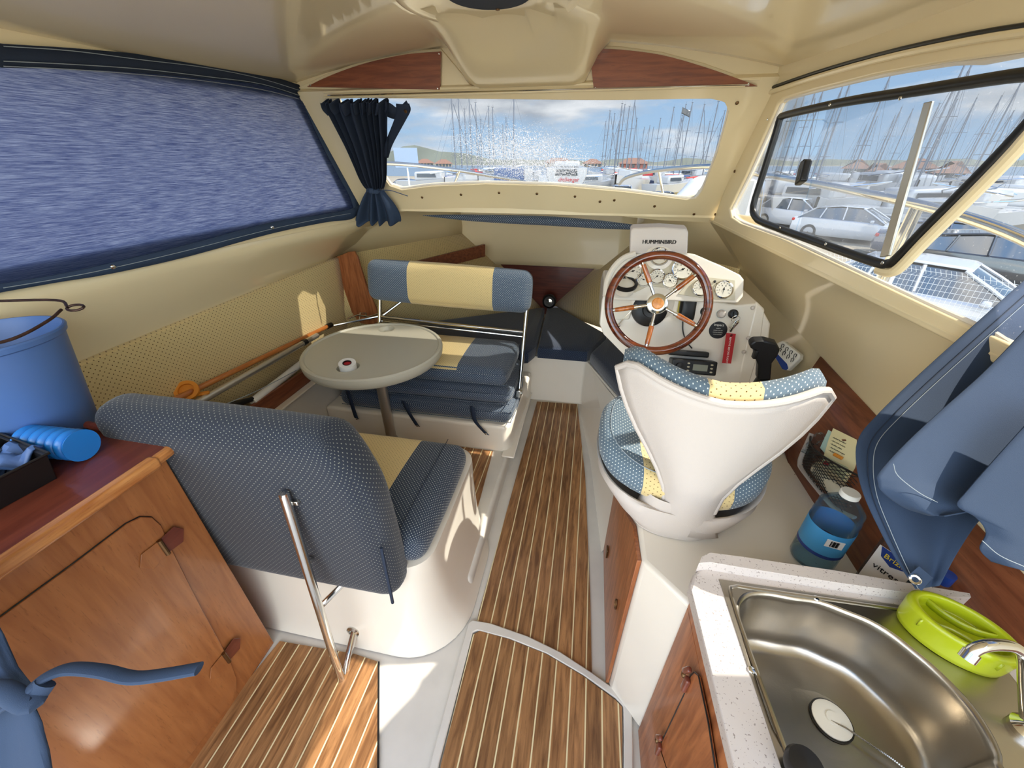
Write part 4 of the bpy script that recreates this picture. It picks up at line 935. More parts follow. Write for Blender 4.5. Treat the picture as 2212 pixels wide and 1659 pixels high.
# seat pan
def ring(a, b, z, pw=2.6, n=56, cy=.02, back=1.0):
    o = []
    for i in range(n):
        w = 2*math.pi*i/n; c_, s_ = math.cos(w), math.sin(w); x = a*math.copysign(abs(c_)**(2/pw), c_); y = b*math.copysign(abs(s_)**(2/pw), s_)
        o.append(S_(x, y*(back if y < 0 else 1)+cy, z))
    return o
def lipz(rg, base, k=.035):
    o = []
    for p in rg:
        q = Mz.inverted() @ (p-V((sc0.x, sc0.y, 0))); sd = abs(q.x)/.27
        o.append(p+V((0, 0, k*sd**2-.03*max(0, -q.y/.22)*(1 if abs(q.x) > .1 else 1))))
    return o
R2 = [ring(.12, .155, .722, cy=-.07), ring(.14, .175, .728, cy=-.055), ring(.175, .195, .75, cy=-.035), ring(.21, .215, .785, cy=-.015), ring(.235, .225, .812, cy=-.0), lipz(ring(.243, .236, .836), 0), lipz(ring(.247, .238, .840), 0), lipz(ring(.240, .232, .838), 0), lipz(ring(.22, .21, .80), 0)]
ob('pan_shell', [ggrid(R2, closed=True), (R2[0], [tuple(range(56))[::-1]], None)], plastic, t, ang=80)
ob('neck_cover', glathe([(.105, -.0), (.108, .03), (.10, .07), (.085, .12)], S_(0, -.165, .722), n=36, sx=1, sy=.58, up=(0, 1, 0)), plastic, t)
P2 = [ring(.20, .18, .80), ring(.225, .205, .82), lipz(ring(.242, .218, .85), 0, .03), lipz(ring(.245, .222, .885), 0, .04), lipz(ring(.228, .205, .912), 0, .045), lipz(ring(.195, .175, .918), 0, .045), lipz(ring(.15, .13, .905), 0, .04), lipz(ring(.10, .09, .892), 0, .04), lipz(ring(.03, .03, .888), 0, .04)]
vs2 = [p for r in P2 for p in r]; uv2 = []
fs2 = []
for i in range(len(P2)-1):
    for j in range(56):
        f = (i*56+j, i*56+(j+1) % 56, (i+1)*56+(j+1) % 56, (i+1)*56+j); fs2.append(f)
        uv2.append(tuple((vs2[q].x, vs2[q].y+vs2[q].z*1.2) for q in f))
fs2.append(tuple(8*56+j for j in range(56))); uv2.append(tuple((vs2[8*56+j].x, vs2[8*56+j].y+vs2[8*56+j].z*1.2) for j in range(56)))
ob('seat_pad', (vs2, fs2, uv2), fabric('helm_seat_pad_fabric', blue=(98, 116, 130), bdot=(220, 226, 220), sp=.016, stripe=(-.12, .11), esp=.02), t, ang=80)
ob('pad_seam', gtube([p+V((0, 0, .002)) for p in lipz(ring(.212, .19, .916), 0, .045)], .0015, n=6, closed=True), thread, t)
# ================================================================ SOFT FURNISHINGS AND LOOSE THINGS
# ---- port window blind
t = thing('window_blind', ppt(1.3, 1.6), 'large flat blue fabric blind snapped over the port window', 'blind')
bo = pw([(655, 187), (560, 158), (440, 135), (300, 117), (150, 104), (0, 95)], .008)+[ppt(.10, 1.925, .008), ppt(.05, 1.33, .008)]+pw([(0, 628), (120, 607), (237, 588), (400, 552), (583, 502), (700, 478), (752, 473), (773, 455), (774, 435), (760, 405), (715, 320), (672, 240), (657, 205)], .008)
bo = [p-V(PTN)*0 for p in bo]
ob('cloth', gplate(bo, V(PTN)*.002), blindm, t)
tb_ = pw([(655, 187), (560, 158), (440, 135), (300, 117), (150, 104), (0, 95)], .0)+[ppt(.10, 1.925)]; 
def band(name, a, b, m, off=-.010, h=1):
    """strip between two pixel polylines on the blind plane"""
    A = pw(a, off); Bb = pw(b, off); return ob(name, ggrid([cat(A, 4), cat(Bb, 4)]), m, t, solid=.003)
N_ = V(PTN).normalized()
def bl(l): return [p+N_*.012 for p in pw(l)]
hem1 = [(656, 188), (560, 159), (440, 136), (300, 118), (150, 105), (0, 96)]; hem2 = [(655, 214), (560, 184), (440, 170), (300, 158), (150, 150), (0, 147)]
ob('hem', ggrid([cat(bl(hem1), 4)+[ppt(.10, 1.925)+N_*.012], cat(bl(hem2), 4)+[ppt(.10, 1.84)+N_*.012]]), canvasD, t, solid=.003)
hem3 = [(774, 442), (752, 452), (700, 462), (583, 480), (400, 528), (237, 567), (120, 592), (0, 612)]; hem4 = [(770, 462), (752, 474), (700, 480), (583, 504), (400, 554), (237, 590), (120, 609), (0, 630)]
ob('hem', ggrid([cat(bl(hem3), 4)+[ppt(.05, 1.35)+N_*.012], cat(bl(hem4), 4)+[ppt(.05, 1.32)+N_*.012]]), canvas, t, solid=.003)
ob('hem', ggrid([cat(bl([(645, 212), (690, 310), (730, 385), (752, 425), (762, 455)]), 4), cat(bl([(658, 205), (702, 296), (744, 372), (768, 412), (775, 440)]), 4)]), canvas, t, solid=.003)
def up1(l, o=.016): return [p+N_*o for p in pw(l)]
for l in ([(655, 200), (560, 171), (440, 147), (300, 130), (150, 111), (0, 101)], [(655, 211), (560, 182), (440, 166), (300, 150), (150, 140), (0, 133)], [(640, 214), (560, 194), (440, 176), (300, 162), (150, 151), (0, 144)], [(752, 461), (700, 470), (583, 494), (400, 540), (237, 578), (120, 601), (0, 621)]):
    ob('stitching', gtube(cat(up1(l), 4), .0012, n=5), thread, t)
for q in ((656, 228), (583, 491), (237, 576), (774, 427)):
    ob('snap_button', glathe([(.0085, 0), (.007, .003), (0, .005)], up1([q], .015)[0], axis=N_, n=14), steel, t)
# ---- front curtain, gathered and tied at the left of the windscreen
t = thing('curtain', ws([(815, 470)])[0], 'navy curtain gathered and tied at the left end of the windscreen', 'curtain')
def fold(rows, k, amp, seed=0, n=72, off0=.05, wave=1.0):
    """rows of (y, x_left, x_right, amp) in the windscreen plane, pleated normal to it"""
    nn = -V(WSN).normalized(); out = []
    for y, a, b, am in rows:
        r = []
        for j in range(n+1):
            s = j/n; sh = .35*math.sin(s*5+seed)+.2*math.sin(s*13+y*.01+seed)
            ph = 2*math.pi*k*(s+.04*math.sin(9*s+seed))
            r.append(at(a+(b-a)*s, y+am*60*math.sin(ph*.5+1)*0, p=WSP, n=WSN)+nn*(off0+am*math.sin(ph)+am*.5*sh))
        out.append(r)
    return out
def smooth_rows(rows, k=5):
    q = cat([V((r[0], r[1], r[2])) for r in rows], k); a = cat([V((r[0], r[3], 0)) for r in rows], k)
    return [(p.x, p.y, p.z, w.y) for p, w in zip(q, a)]
r_ = smooth_rows([(206, 712, 846, .020), (225, 717, 846, .022), (262, 735, 845, .022), (300, 754, 845, .022), (340, 771, 843, .020), (370, 783, 842, .018), (388, 792, 838, .012), (397, 799, 834, .007)])
ob('drape', ggrid(fold(r_, 8, 0)), canvasD, t, solid=.0015, ang=80)
r_ = smooth_rows([(399, 799, 834, .006), (412, 792, 842, .012), (430, 785, 855, .020), (450, 779, 866, .024), (466, 777, 870, .026), (472, 782, 868, .026)])
ob('skirt', ggrid(fold(r_, 4, 0, seed=2)), canvas, t, solid=.0015, ang=80)
r_ = smooth_rows([(213, 862, 890, .004), (228, 862, 893, .004), (250, 857, 882, .003), (300, 838, 855, .002), (330, 836, 845, .002)])
ob('flap', ggrid(fold(r_, .5, 0, n=10, off0=.045)), canvasD, t, solid=.002, ang=80)
cw = fold(smooth_rows([(205, 705, 848, .024), (218, 710, 846, .026), (232, 720, 840, .02)]), 7, 0, seed=.4, off0=.055)
ob('pleat_tape', ggrid(cw), canvasD, t, solid=.002, ang=80)
ob('swag', ggrid([cat(ws(l, -.045), 5) for l in ([(838, 207), (852, 214), (866, 222), (884, 206)], [(840, 240), (856, 246), (868, 243), (893, 224)])]), canvasD, t, solid=.002)
kn = ws([(814, 398)], -.06)[0]
ob('tie', [gtube([kn+V((.034*math.cos(w), .02*math.sin(w)-.0, .004*math.sin(w*2))) for w in [i*.5236 for i in range(12)]], .007, n=8, closed=True, k=2, flat=1.6), ground(kn+V((.0, -.02, .0)), (.03, .02, .03), .009, n=2), gtube(ws([(818, 396), (850, 396), (870, 402), (888, 408)], -.065), .005, n=8, k=4, flat=.4)], canvas, t)
for q in ((714, 217), (883, 228)): ob('snap_button', glathe([(.008, 0), (.006, .003), (0, .004)], ws([q], -.052)[0], axis=-V(WSN), n=12), brass, t)
# ---- port lining, bulkhead, fiddle board, shelf
def bei(y, k): return V((lerp(-1.685, -1.715, k), y, lerp(1.03+.02*y-.004, .49, k)))
rows = [[bei(y, k) for y in [.55+i*.07 for i in range(28)]] for k in (0, .02, .3, .7, 1)]
rows[0] = [p+V((-.02, 0, 0)) for p in rows[0]]
ob('side_padding', ggrid(rows), fbei, solid=.02, label='long beige dotted hull padding along the port side below the blind', cat_='padding')
bk = px([(713, 563), (735, 552), (765, 543), (778, 575), (795, 628), (821, 692), (790, 700), (772, 692), (748, 655), (735, 628), (722, 608), (715, 585)], y=2.44)
ob('half_bulkhead', gplate(cat(bk, 2, True), (0, .016, 0)), mahoz, label='curved mahogany half bulkhead between the port bench and the bow berth', cat_='bulkhead', bevel=.002)
fb = [at(505, 912, x=-1.575), at(640, 818, x=-1.575), V((-1.575, 1.80, .57)), V((-1.575, 1.80, .497)), V((-1.575, 1.0, .497)), V((-1.575, 1.0, .60))]
ob('fiddle_board', gplate([V((-1.574, .98, .495)), V((-1.574, 1.80, .495)), V((-1.574, 1.80, .575)), V((-1.574, .98, .60))], (-.018, 0, 0)), mahoy, label='mahogany fiddle board along the stowage trough on the port side', cat_='board', bevel=.002)
s0 = at(1044, 527, y=3.22); s1 = at(1044, 553, y=3.22); s2 = at(792, 590, y=2.60); s3 = at(792, 618, y=2.60)
ob('bow_shelf_board', gplate([s0, s1, s3, s2], V((.02, -.012, 0))), mahoy, label='dark mahogany shelf board on the port side of the bow berth', cat_='board', bevel=.002)
c = at(1187, 650, y=3.28); t = thing('bow_fan', c, 'small round black fan with a silver centre at the foot of the bow bulkhead', 'fan')
ob('housing', glathe([(.06, 0), (.06, .03), (.05, .04), (.045, .03), (.0, .028)], c, axis=(0, -1, .1), n=32), black, t)
ob('centre', glathe([(.028, .03), (.026, .04), (0, .042)], c, axis=(0, -1, .1), n=24), steel, t)
# ---- stowed poles in the trough (lying aft on the bench end, nose down forward)
def seg(a, b, xa, xb): return at(a[0], a[1], x=xa), at(b[0], b[1], x=xb)
a, b = seg((330, 886), (706, 706), -1.645, -1.675); t = thing('boat_hook', a.lerp(b, .5), 'long varnished wooden pole lying in the port stowage trough', 'pole')
ob('shaft', gtube([a+(a-b)*.3, b], .013, n=12), gaffw, t); ob('end_cap', gtube([b, b+(b-a).normalized()*.05], .017, n=12), black, t)
a, b = seg((380, 896), (650, 744), -1.60, -1.64); t = thing('alloy_pole', a.lerp(b, .5), 'shiny aluminium pole beside the wooden pole in the trough', 'pole')
ob('tube', gtube([a+(a-b)*.25, b+(b-a)*.2], .0165, n=16), alu, t); ob('collar', gtube([b+(b-a)*.02, b+(b-a)*.06], .019, n=16), black, t)
a, b = seg((545, 868), (650, 786), -1.60, -1.625); t = thing('chart_tube', a.lerp(b, .5), 'white rolled tube with small print in the stowage trough', 'tube')
ob('roll', gtube([a, b+(b-a)*.35], .02, n=18), wht, t)
mdl = a.lerp(b, .5); dx_ = (b-a).normalized(); nz_ = (CAM-mdl).normalized(); yy = nz_.cross(dx_).normalized()
ob('print', gtext('NAUTICA', .012, mdl+nz_*.0208, dx_, yy), canvasD, t, smooth=False) if False else None
a, b = seg((425, 900), (545, 862), -1.59, -1.60); t = thing('folded_umbrella', a.lerp(b, .5), 'black folded umbrella at the aft end of the port trough', 'umbrella')
ob('canopy', gtube([a, a.lerp(b, .5), b], [.024, .02, .012], n=12, k=0), black, t); ob('ferrule', gtube([b, b+(b-a)*.3], .005, n=8), steel, t)
a, b = seg((430, 896), (585, 858), -1.565, -1.60); t = thing('thin_cord', a, 'thin pale cord stretched across the umbrella in the trough', 'cord')
ob('cord', gtube([at(430, 897, x=-1.555), at(500, 868, x=-1.56), at(560, 842, x=-1.57), at(640, 800, x=-1.58)], .002, n=6, k=4), thread, t)
c = at(405, 845, x=-1.66); t = thing('orange_line_reel', c, 'orange plastic line winder lying by the wooden pole', 'reel')
ob('winder', [glathe([(.045, 0), (.045, .014), (.03, .014), (.03, .004), (0, .004)], c, axis=(.4, -.5, .7), n=28)], orange, t)
ob('arm', ground(at(438, 850, x=-1.62), (.05, .02, .012), .004, M=rot('Z', 35), n=2), orange, t)
c = at(378, 882, x=-1.63); t = thing('rope_bundle', c, 'small bundle of pale frayed rope under the orange winder', 'rope')
rp = [c+V((random.uniform(-.035, .035), random.uniform(-.04, .04), random.uniform(-.015, .015))) for _ in range(26)]
ob('strands', gtube(rp, .0022, n=5, k=4), mat('pale_rope', (206, 200, 180), .9), t)
# small steel clamp at bulkhead foot
c = at(772, 686, x=-1.50); t = thing('fitting', c, 'small bright metal fitting behind the table at the bulkhead foot', 'fitting')
ob('rod', gtube([at(752, 688, x=-1.50), at(772, 680, x=-1.50), at(795, 684, x=-1.48), at(830, 674, x=-1.42)], .006, n=8), steel, t)
ob('clamp', gtube([at(776, 690, x=-1.50), at(778, 676, x=-1.50), at(790, 676, x=-1.49), at(792, 690, x=-1.49)], .004, n=8), steel, t)
# ---- bucket on the worktop
bR = at(195, 908, z=.993); bc2 = V((bR.x-.066, bR.y-.06, .991))
bh = .285; t = thing('bucket', bc2, 'light blue plastic bucket with rusty wire handle on the brown worktop', 'bucket')
ob('body', [glathe([(0, .004), (.098, .004), (.102, 0), (.106, .006), (.144, bh-.02), (.150, bh-.016), (.153, bh-.004), (.150, bh), (.146, bh), (.141, bh-.01), (.104, .012), (0, .01)], bc2, n=64)], bluep, t)
er = bc2+V((.06, -.150, bh-.03)); er2 = bc2+V((.09, .128, bh-.01))
ob('handle_lug', glathe([(.022, -.004), (.022, .006), (.006, .006), (.006, -.004)], er, axis=(.3, -1, 0), n=24), bluep, t)
hw = [er+V((.02, -.012, .0)), er+V((.03, -.012, .012)), bc2+V((.12, -.10, bh+.012)), bc2+V((.158, -.02, bh+.016)), bc2+V((.150, .06, bh+.03)), bc2+V((.125, .11, bh+.04))]
wire = mat('rusty_wire', (74, 52, 44), .5, metal=.6, var=.4, vscale=60)
ob('handle', gtube(hw, .0035, n=8, k=6), wire, t)
lpq = bc2+V((.150, .125, bh+.042)); ob('handle_eye', gtube([lpq+V((.024*math.cos(w), .012*math.sin(w), .004*math.sin(w))) for w in [i*.5236 for i in range(12)]], .0032, n=8, closed=True), wire, t)
ob('handle', gtube([lpq+V((-.024, 0, 0)), bc2+V((.05, .15, bh+.048)), bc2+V((-.12, .10, bh+.05))], .0035, n=8, k=6), wire, t)
# black tray with blue cloths, hose coil
tz = .991; tr = [at(122, 1050, z=tz), at(100, 985, z=tz)]
t = thing('storage_tray', V((-1.30, .40, tz)), 'black plastic tray with blue cloths inside at the left edge', 'tray')
A_ = [V((-1.20, .30, tz)), V((-1.185, .475, tz)), V((-1.45, .52, tz)), V((-1.47, .30, tz))]
cA = sum(A_, V((0, 0, 0)))/4
def exp_(k, z): return [V((cA.x+(p.x-cA.x)*k, cA.y+(p.y-cA.y)*k, z)) for p in A_]
ob('walls', [ggrid([exp_(.9, tz), exp_(1.0, tz+.075), exp_(1.04, tz+.077), exp_(1.04, tz+.07), exp_(.95, tz+.068), exp_(.86, tz+.006)], closed=True), (exp_(.9, tz+.002), [(0, 1, 2, 3)], None)], black, t, bevel=.004)
for i, (dx, dy) in enumerate(((0, 0), (.03, .05), (-.05, .03))):
    c = cA+V((dx, dy, .05+.008*i)); rows = []
    for u in range(13):
        rows.append([c+V((-.06+.01*u, -.05+.008*w, .018*math.sin(u*.9+i)*math.cos(w*.7+i*2))) for w in range(13)])
    ob('folded_cloth', ggrid(rows), canvas if i != 1 else bluep, solid=.006, label=('dark blue cloth crumpled in the near side of the black tray', 'pale blue cloth lying on top in the black tray', 'dark blue cloth at the far end inside the black tray')[i], cat_='cloth', group='cloths in the black tray')
t = thing('suction_hose', at(130, 965, z=1.0), 'bright blue corrugated hose coil lying between the bucket and the black tray', 'hose')
h0_, h1_ = at(60, 950, z=1.036), at(178, 962, z=1.033); hp = []; rr_ = []
for i in range(113):
    k = i/112; hp.append(h0_.lerp(h1_, k)); rr_.append(.023+.017*abs(math.sin(math.pi*k*6.5))**.5)
ob('hose', gtube(hp, rr_, n=28), blueh, t)
# ---- tied curtain at lower left, close to the camera
def bag(pxrows, dist, nm, m, par, n=20, thick=.45):
    rings = []
    for (a, b, y_, d) in pxrows:
        L_ = CAM+ray(a, y_)*d; Rr = CAM+ray(b, y_)*d; c = (L_+Rr)/2; hx = (Rr-L_)/2; dep = ray((a+b)/2, y_).normalized()*hx.length*thick
        rings.append([c+hx*math.cos(w)*(1+.10*math.sin(5*w+y_*.01))+dep*math.sin(w)*(1+.2*math.sin(7*w)) for w in [2*math.pi*i/n for i in range(n)]])
    return ob(nm, ggrid(rings, closed=True), m, par, ang=80)
c = CAM+ray(40, 1500)*.62; t = thing('curtain', c, 'blue curtain knotted with its tie at the lower left edge', 'curtain')
bag([(-230, -150, 1150, .62), (-210, -60, 1250, .62), (-200, 0, 1370, .62), (-180, 30, 1440, .62), (-120, 72, 1490, .62)], .62, 'drape', canvas, t, n=40)
bag([(-120, 55, 1495, .62), (-130, 85, 1560, .63), (-160, 102, 1620, .64), (-190, 122, 1700, .65), (-200, 130, 1800, .66)], .62, 'skirt', canvas, t, n=40)
ob('tie', [gtube([CAM+ray(a, b)*d for a, b, d in ((-60, 1570, .60), (0, 1530, .585), (60, 1492, .58), (100, 1468, .59), (150, 1445, .60), (200, 1446, .60), (280, 1462, .60), (350, 1458, .605), (428, 1446, .61))], [.012]*9+[.012], n=12, k=0, flat=.35) if False else gtube(cat([CAM+ray(a, b)*d for a, b, d in ((-60, 1570, .60), (0, 1530, .585), (60, 1492, .58), (100, 1462, .59), (150, 1445, .60), (220, 1450, .60), (285, 1464, .60), (350, 1458, .605), (430, 1444, .61))], 5), .0115, n=12, flat=.5),
    gtube(cat([CAM+ray(a, b)*d for a, b, d in ((-60, 1500, .59), (0, 1490, .575), (60, 1520, .57), (80, 1500, .58), (98, 1475, .585))], 5), .014, n=12, flat=.7)], canvas, t)
# ---- big starboard curtain hanging in folds, close on the right
t = thing('curtain', at(1990, 1200, x=.74), 'big blue curtain bunched and hanging at the right edge', 'curtain')
def sheet(rows, nm, m, n=30, k=2.0, amp=.012, thr=None):
    """rows of ((xl,yl,depth),(xr,yr,depth)) -> pleated cloth"""
    Lp = cat([CAM+ray(a[0], a[1])*a[2] for a, b in rows], 5); Rp = cat([CAM+ray(b[0], b[1])*b[2] for a, b in rows], 5); out = []
    for i, (p, q) in enumerate(zip(Lp, Rp)):
        nn = (CAM-(p+q)/2).normalized(); r = []
        for j in range(n+1):
            s = j/n; r.append(p.lerp(q, s)+nn*amp*(math.sin(2*math.pi*k*s+.6*math.sin(i*.12))-.0)*(.35+.65*math.sin(math.pi*min(1, s*1.0+.12))))
        out.append(r)
    o = ob(nm, ggrid(out), m, t, solid=.002, ang=80); return o, Lp, Rp, out
_, Lp, Rp, o1 = sheet([((2230, 590, .80), (2700, 700, .78)), ((2090, 715, .80), (2560, 830, .77)), ((1985, 810, .80), (2440, 940, .76)), ((1900, 892, .79), (2350, 1010, .75)), ((1856, 945, .78), (2290, 1060, .74)), ((1850, 1000, .77), (2240, 1080, .73)), ((1866, 1070, .75), (2170, 1100, .72)), ((1905, 1155, .73), (2120, 1120, .71)), ((1945, 1225, .71), (2070, 1190, .70)), ((1978, 1272, .70), (2030, 1265, .69))], 'back_layer', canvas, amp=.010, k=1.3)
ob('stitching', gtube([r[3]+(CAM-r[3]).normalized()*.004 for r in o1], .0007, n=5), thread, t)
ob('stitching', gtube([r[2]+(CAM-r[2]).normalized()*.004 for r in o1], .0010, n=5), canvasD, t)
_, Lp, Rp, o2 = sheet([((2235, 690, .68), (2800, 800, .66)), ((2130, 800, .68), (2640, 930, .65)), ((2030, 890, .67), (2500, 1010, .64)), ((1955, 960, .66), (2380, 1050, .63)), ((1900, 1020, .65), (2250, 1070, .62)), ((1896, 1040, .645), (2190, 1085, .615)), ((1905, 1062, .64), (2130, 1100, .61)), ((1950, 1095, .64), (2080, 1108, .61)), ((2005, 1113, .64), (2040, 1115, .61))], 'middle_fold', canvas, amp=.010, k=1.1)
ob('stitching', gtube([CAM+ray(a, b)*.625 for a, b in cat([V((1932, 1005, 0)), V((1945, 1035, 0)), V((1985, 1068, 0)), V((2025, 1085, 0))], 5) for a, b in ()] if False else [CAM+ray(p.x, p.y)*.622 for p in cat([V((1930, 1002, 0)), V((1940, 1028, 0)), V((1985, 1064, 0)), V((2025, 1085, 0))], 5)], .0006, n=5), thread, t)
_, Lp, Rp, o3 = sheet([((2250, 880, .60), (2800, 1000, .58)), ((2160, 980, .60), (2700, 1150, .58)), ((2090, 1060, .60), (2600, 1240, .58)), ((2068, 1092, .60), (2500, 1275, .58)), ((2105, 1115, .60), (2400, 1262, .58)), ((2130, 1150, .60), (2330, 1255, .58)), ((2116, 1185, .60), (2280, 1250, .58)), ((2140, 1212, .60), (2250, 1245, .58))], 'front_fold', canvas, amp=.007, k=.8)
ob('stitching', gtube([CAM+ray(p.x, p.y)*.575 for p in cat([V((2122, 1168, 0)), V((2160, 1200, 0)), V((2215, 1225, 0))], 5)], .0006, n=5), thread, t)
gr = CAM+ray(1977, 1252)*.672
ob('corner_patch', gplate([CAM+ray(a, b)*.685 for a, b in ((1962, 1243), (1985, 1222), (2016, 1248), (1990, 1277))], (CAM-gr).normalized()*.003), canvas, t, bevel=.001)
ob('eyelet', glathe([(.0075, 0), (.0085, .002), (.0075, .003), (.0045, .002), (.0045, 0)], CAM+ray(1977, 1252)*.680, axis=(CAM-gr), n=20), steel, t)
# ---- net pocket with contents on the hull-side panel
PN = V((-1, 0, .35)).normalized(); PP = V((.785, 1.1, .80))
np_ = lambda l, o=0: [p+PN*o for p in px(l, p=PP, n=PN)]
t = thing('net_pocket', np_([(1790, 1020)])[0], 'black net pocket with white plastic frame on the hull-side panel', 'pocket')
fr_ = cat(np_([(1757, 938), (1736, 985), (1732, 1003), (1738, 1018), (1790, 1082), (1812, 1102), (1850, 1120)], .006), 4)
ob('frame', gtube(fr_, .0075, n=8, flat=.6), plastic, t)
def bez(u, v):
    """net surface: u along, v down"""
    A0 = np_([(1757, 945)], .01)[0]; A1 = np_([(1870, 1035)], .01)[0]; B0 = np_([(1738, 1005)], .01)[0]; B1 = np_([(1830, 1112)], .01)[0]
    p = (A0.lerp(A1, u)).lerp(B0.lerp(B1, u), v); return p+PN*.05*math.sin(math.pi*u)*(1-v*.6)*1.0+V((0, 0, -.012*math.sin(math.pi*u)*(1-v)))
ns = []
for d in (1, -1):
    for i in range(-14, 27):
        pts = []
        for s in range(13):
            v = s/12; u = i/12+d*v*.9+(0 if d > 0 else 0)
            if 0 <= u <= 1: pts.append(bez(u, v))
        if len(pts) > 2: ns.append(gtube(pts, .0013, n=4))
ns.append(gtube([bez(u/16, 0) for u in range(17)], .003, n=6))
ob('netting', ns, black, t)
cN = V((-.75, -.35, .55)).normalized(); cP = np_([(1810, 985)], .02)[0]
cpx = lambda l, o=0: [p+cN*o for p in px(l, p=cP, n=cN)]
t = thing('blister_pack', cP, 'yellow and white blister card of fuses standing in the net pocket', 'package')
cdp = [(1800, 925), (1851, 950), (1851, 1005), (1826, 1046), (1774, 1003), (1790, 950)]
card = ob('card', gplate(cpx(cdp), cN*.001), mat('card_yellow', (238, 226, 176), .6), t)
ob('hanger_hole', ground(cpx([(1827, 951)], .001)[0], (.022, .008, .002), .0009, M=Matrix((cR, cN.cross(cR), cN)).transposed(), n=2), topw, t)
ob('blister', gplate(cpx([(1782, 985), (1835, 1012), (1822, 1040), (1776, 1004)], .001), cN*.008), clear, t, bevel=.003)
ex = (cpx([(1840, 970)])[0]-cpx([(1800, 950)])[0]).normalized(); ey = cN.cross(ex)
ob('lettering', [gtext(s, .006, cpx([(1797+1-i*2, 944+i*7)], .0015)[0], ex, ey, ax='LEFT') for i, s in enumerate(('- fusibili lamellari', '- fuse link inserts', '- fusibles plats', '- Stecksicherungen', '- fusibles planos'))], black, t, smooth=False)
ob('fuse', ground(cpx([(1812, 987)], .006)[0], (.026, .010, .005), .002, M=Matrix((ex, ey, cN)).transposed(), n=2), orange, t); ob('fuse', ground(cpx([(1787, 1002)], .006)[0], (.014, .012, .005), .002, M=Matrix((ex, ey, cN)).transposed(), n=2), redm, t)
c = cpx([(1780, 950)], -.02)[0]; t = thing('leaflet', c, 'pale green leaflet behind the blister card in the net pocket', 'leaflet')
ob('paper', gplate(cpx([(1786, 926), (1800, 934), (1785, 985), (1768, 965)], -.012), cN*.001), mat('pale_green_paper', (190, 220, 210), .6), t)
c = cpx([(1765, 955)], -.02)[0]; rows = []
for u in range(13): rows.append([c+ex*(-.03+.005*u)+ey*(-.05+.007*w)+cN*.012*math.sin(u*1.1+w*.6)*math.cos(w*1.3) for w in range(13)])
ob('plastic_bag', ggrid(rows), clear, label='crumpled clear plastic bag at the forward end of the net pocket', cat_='bag', solid=.001)
c = np_([(1800, 1040)], .012)[0]; ob('cream_pouch', ground(c, (.05, .13, .05), .02, n=4, M=rot('Z', 5)), mat('cream_pouch_cloth', (206, 196, 170), .8), label='cream pouch lying low inside the black netting', cat_='pouch')
# ---- bottles on the locker
def bottle(c, r, h, nm, lab, cap_m, label_m, z0, z1):
    t = thing(nm, c, lab, 'bottle')
    ob('body', glathe([(0, .003), (r*.8, 0), (r, .008), (r, h*.2), (r*.955, h*.22), (r, h*.24), (r, h*.62), (r*.96, h*.64), (r, h*.66), (r*.98, h*.72), (r*.8, h*.84), (r*.42, h*.93), (r*.34, h*.95), (r*.34, h*.985)], c, n=40), clear, t, ang=80)
    ob('label', glathe([(r*1.008, z0), (r*1.012, z0+.001), (r*1.012, z1-.001), (r*1.008, z1)], c, n=40), label_m, t)
    ob('cap', glathe([(r*.36, h*.955), (r*.40, h*.96), (r*.40, h*1.0), (r*.36, h*1.01), (0, h*1.01)], c, n=24), cap_m, t)
    return t
wlab = mat('blue_water_label', (70, 160, 214), .4); wlab2 = mat('deep_blue_print', (30, 62, 138), .4)
bp = V((.668, .80, .7205)); t = bottle(bp, .050, .245, 'water_bottle', 'large clear water bottle with light blue label standing on the helm locker', wht, wlab, .07, .145)
ob('water', glathe([(0, .005), (.0475, .006), (.0475, .195), (0, .196)], bp, n=36), glassmat('bottled_water', tint=(.80, .92, .97), dirt=.10), t)
ob('label_band', glathe([(.0508, .062), (.0508, .072)], bp, n=40), wlab2, t)
bx_ = []
dcam = (V((CAM.x, CAM.y, 0))-V((bp.x, bp.y, 0))).normalized(); sd_ = V((-dcam.y, dcam.x, 0))
for i in range(14):
    w_ = .0008+.0010*((i*7) % 3); a_ = .25+i*.045; d_ = dcam*math.cos(a_)+sd_*math.sin(a_); bx_.append(gbox(bp+d_*.0512+V((0, 0, .118)), (.0012, w_, .018), Matrix.Rotation(math.atan2(d_.y, d_.x), 3, 'Z')))
ob('bar_code', [(lambda: (bx_[0][0], bx_[0][1], None))()]+bx_[1:], black, t)
d_ = dcam*math.cos(.5)+sd_*math.sin(.5)
ob('code_panel', gbox(bp+d_*.0502+V((0, 0, .118)), (.0016, .036, .024), Matrix.Rotation(math.atan2(d_.y, d_.x), 3, 'Z')), wht, t)
b2 = V((.765, .715, .7205)); t = thing('glass_cleaner', b2, 'clear flat cleaner bottle with white label lettered vitres behind the water bottle', 'bottle')
Mq = Matrix.Rotation(math.radians(35), 3, 'Z')
ob('body', ground(b2+V((0, 0, .10)), (.05, .085, .20), .018, M=Mq, n=4), clear, t)
ob('liquid', ground(b2+V((0, 0, .055)), (.042, .077, .10), .014, M=Mq, n=3), glassmat('cleaner_liquid', tint=(.62, .86, .96), dirt=.1), t)
dn = Mq @ V((-1, 0, 0)); dl_ = Mq @ V((0, -1, 0))
lab_ = ob('label', gplate([b2+dn*.0262+dl_*a+V((0, 0, z)) for a, z in ((-.034, .04), (.034, .04), (.034, .165), (-.034, .165))], dn*.0008), wht, t)
ob('label_badge', gplate([b2+dn*.0271+dl_*a+V((0, 0, z)) for a, z in ((-.03, .165), (.03, .165), (.022, .14), (0, .128), (-.022, .14))], dn*.0005), wlab2, lab_)
ob('lettering', [gtext('vitres', .022, b2+dn*.028+V((0, 0, .108)), dl_, V((0, 0, 1)))], black, lab_, smooth=False)
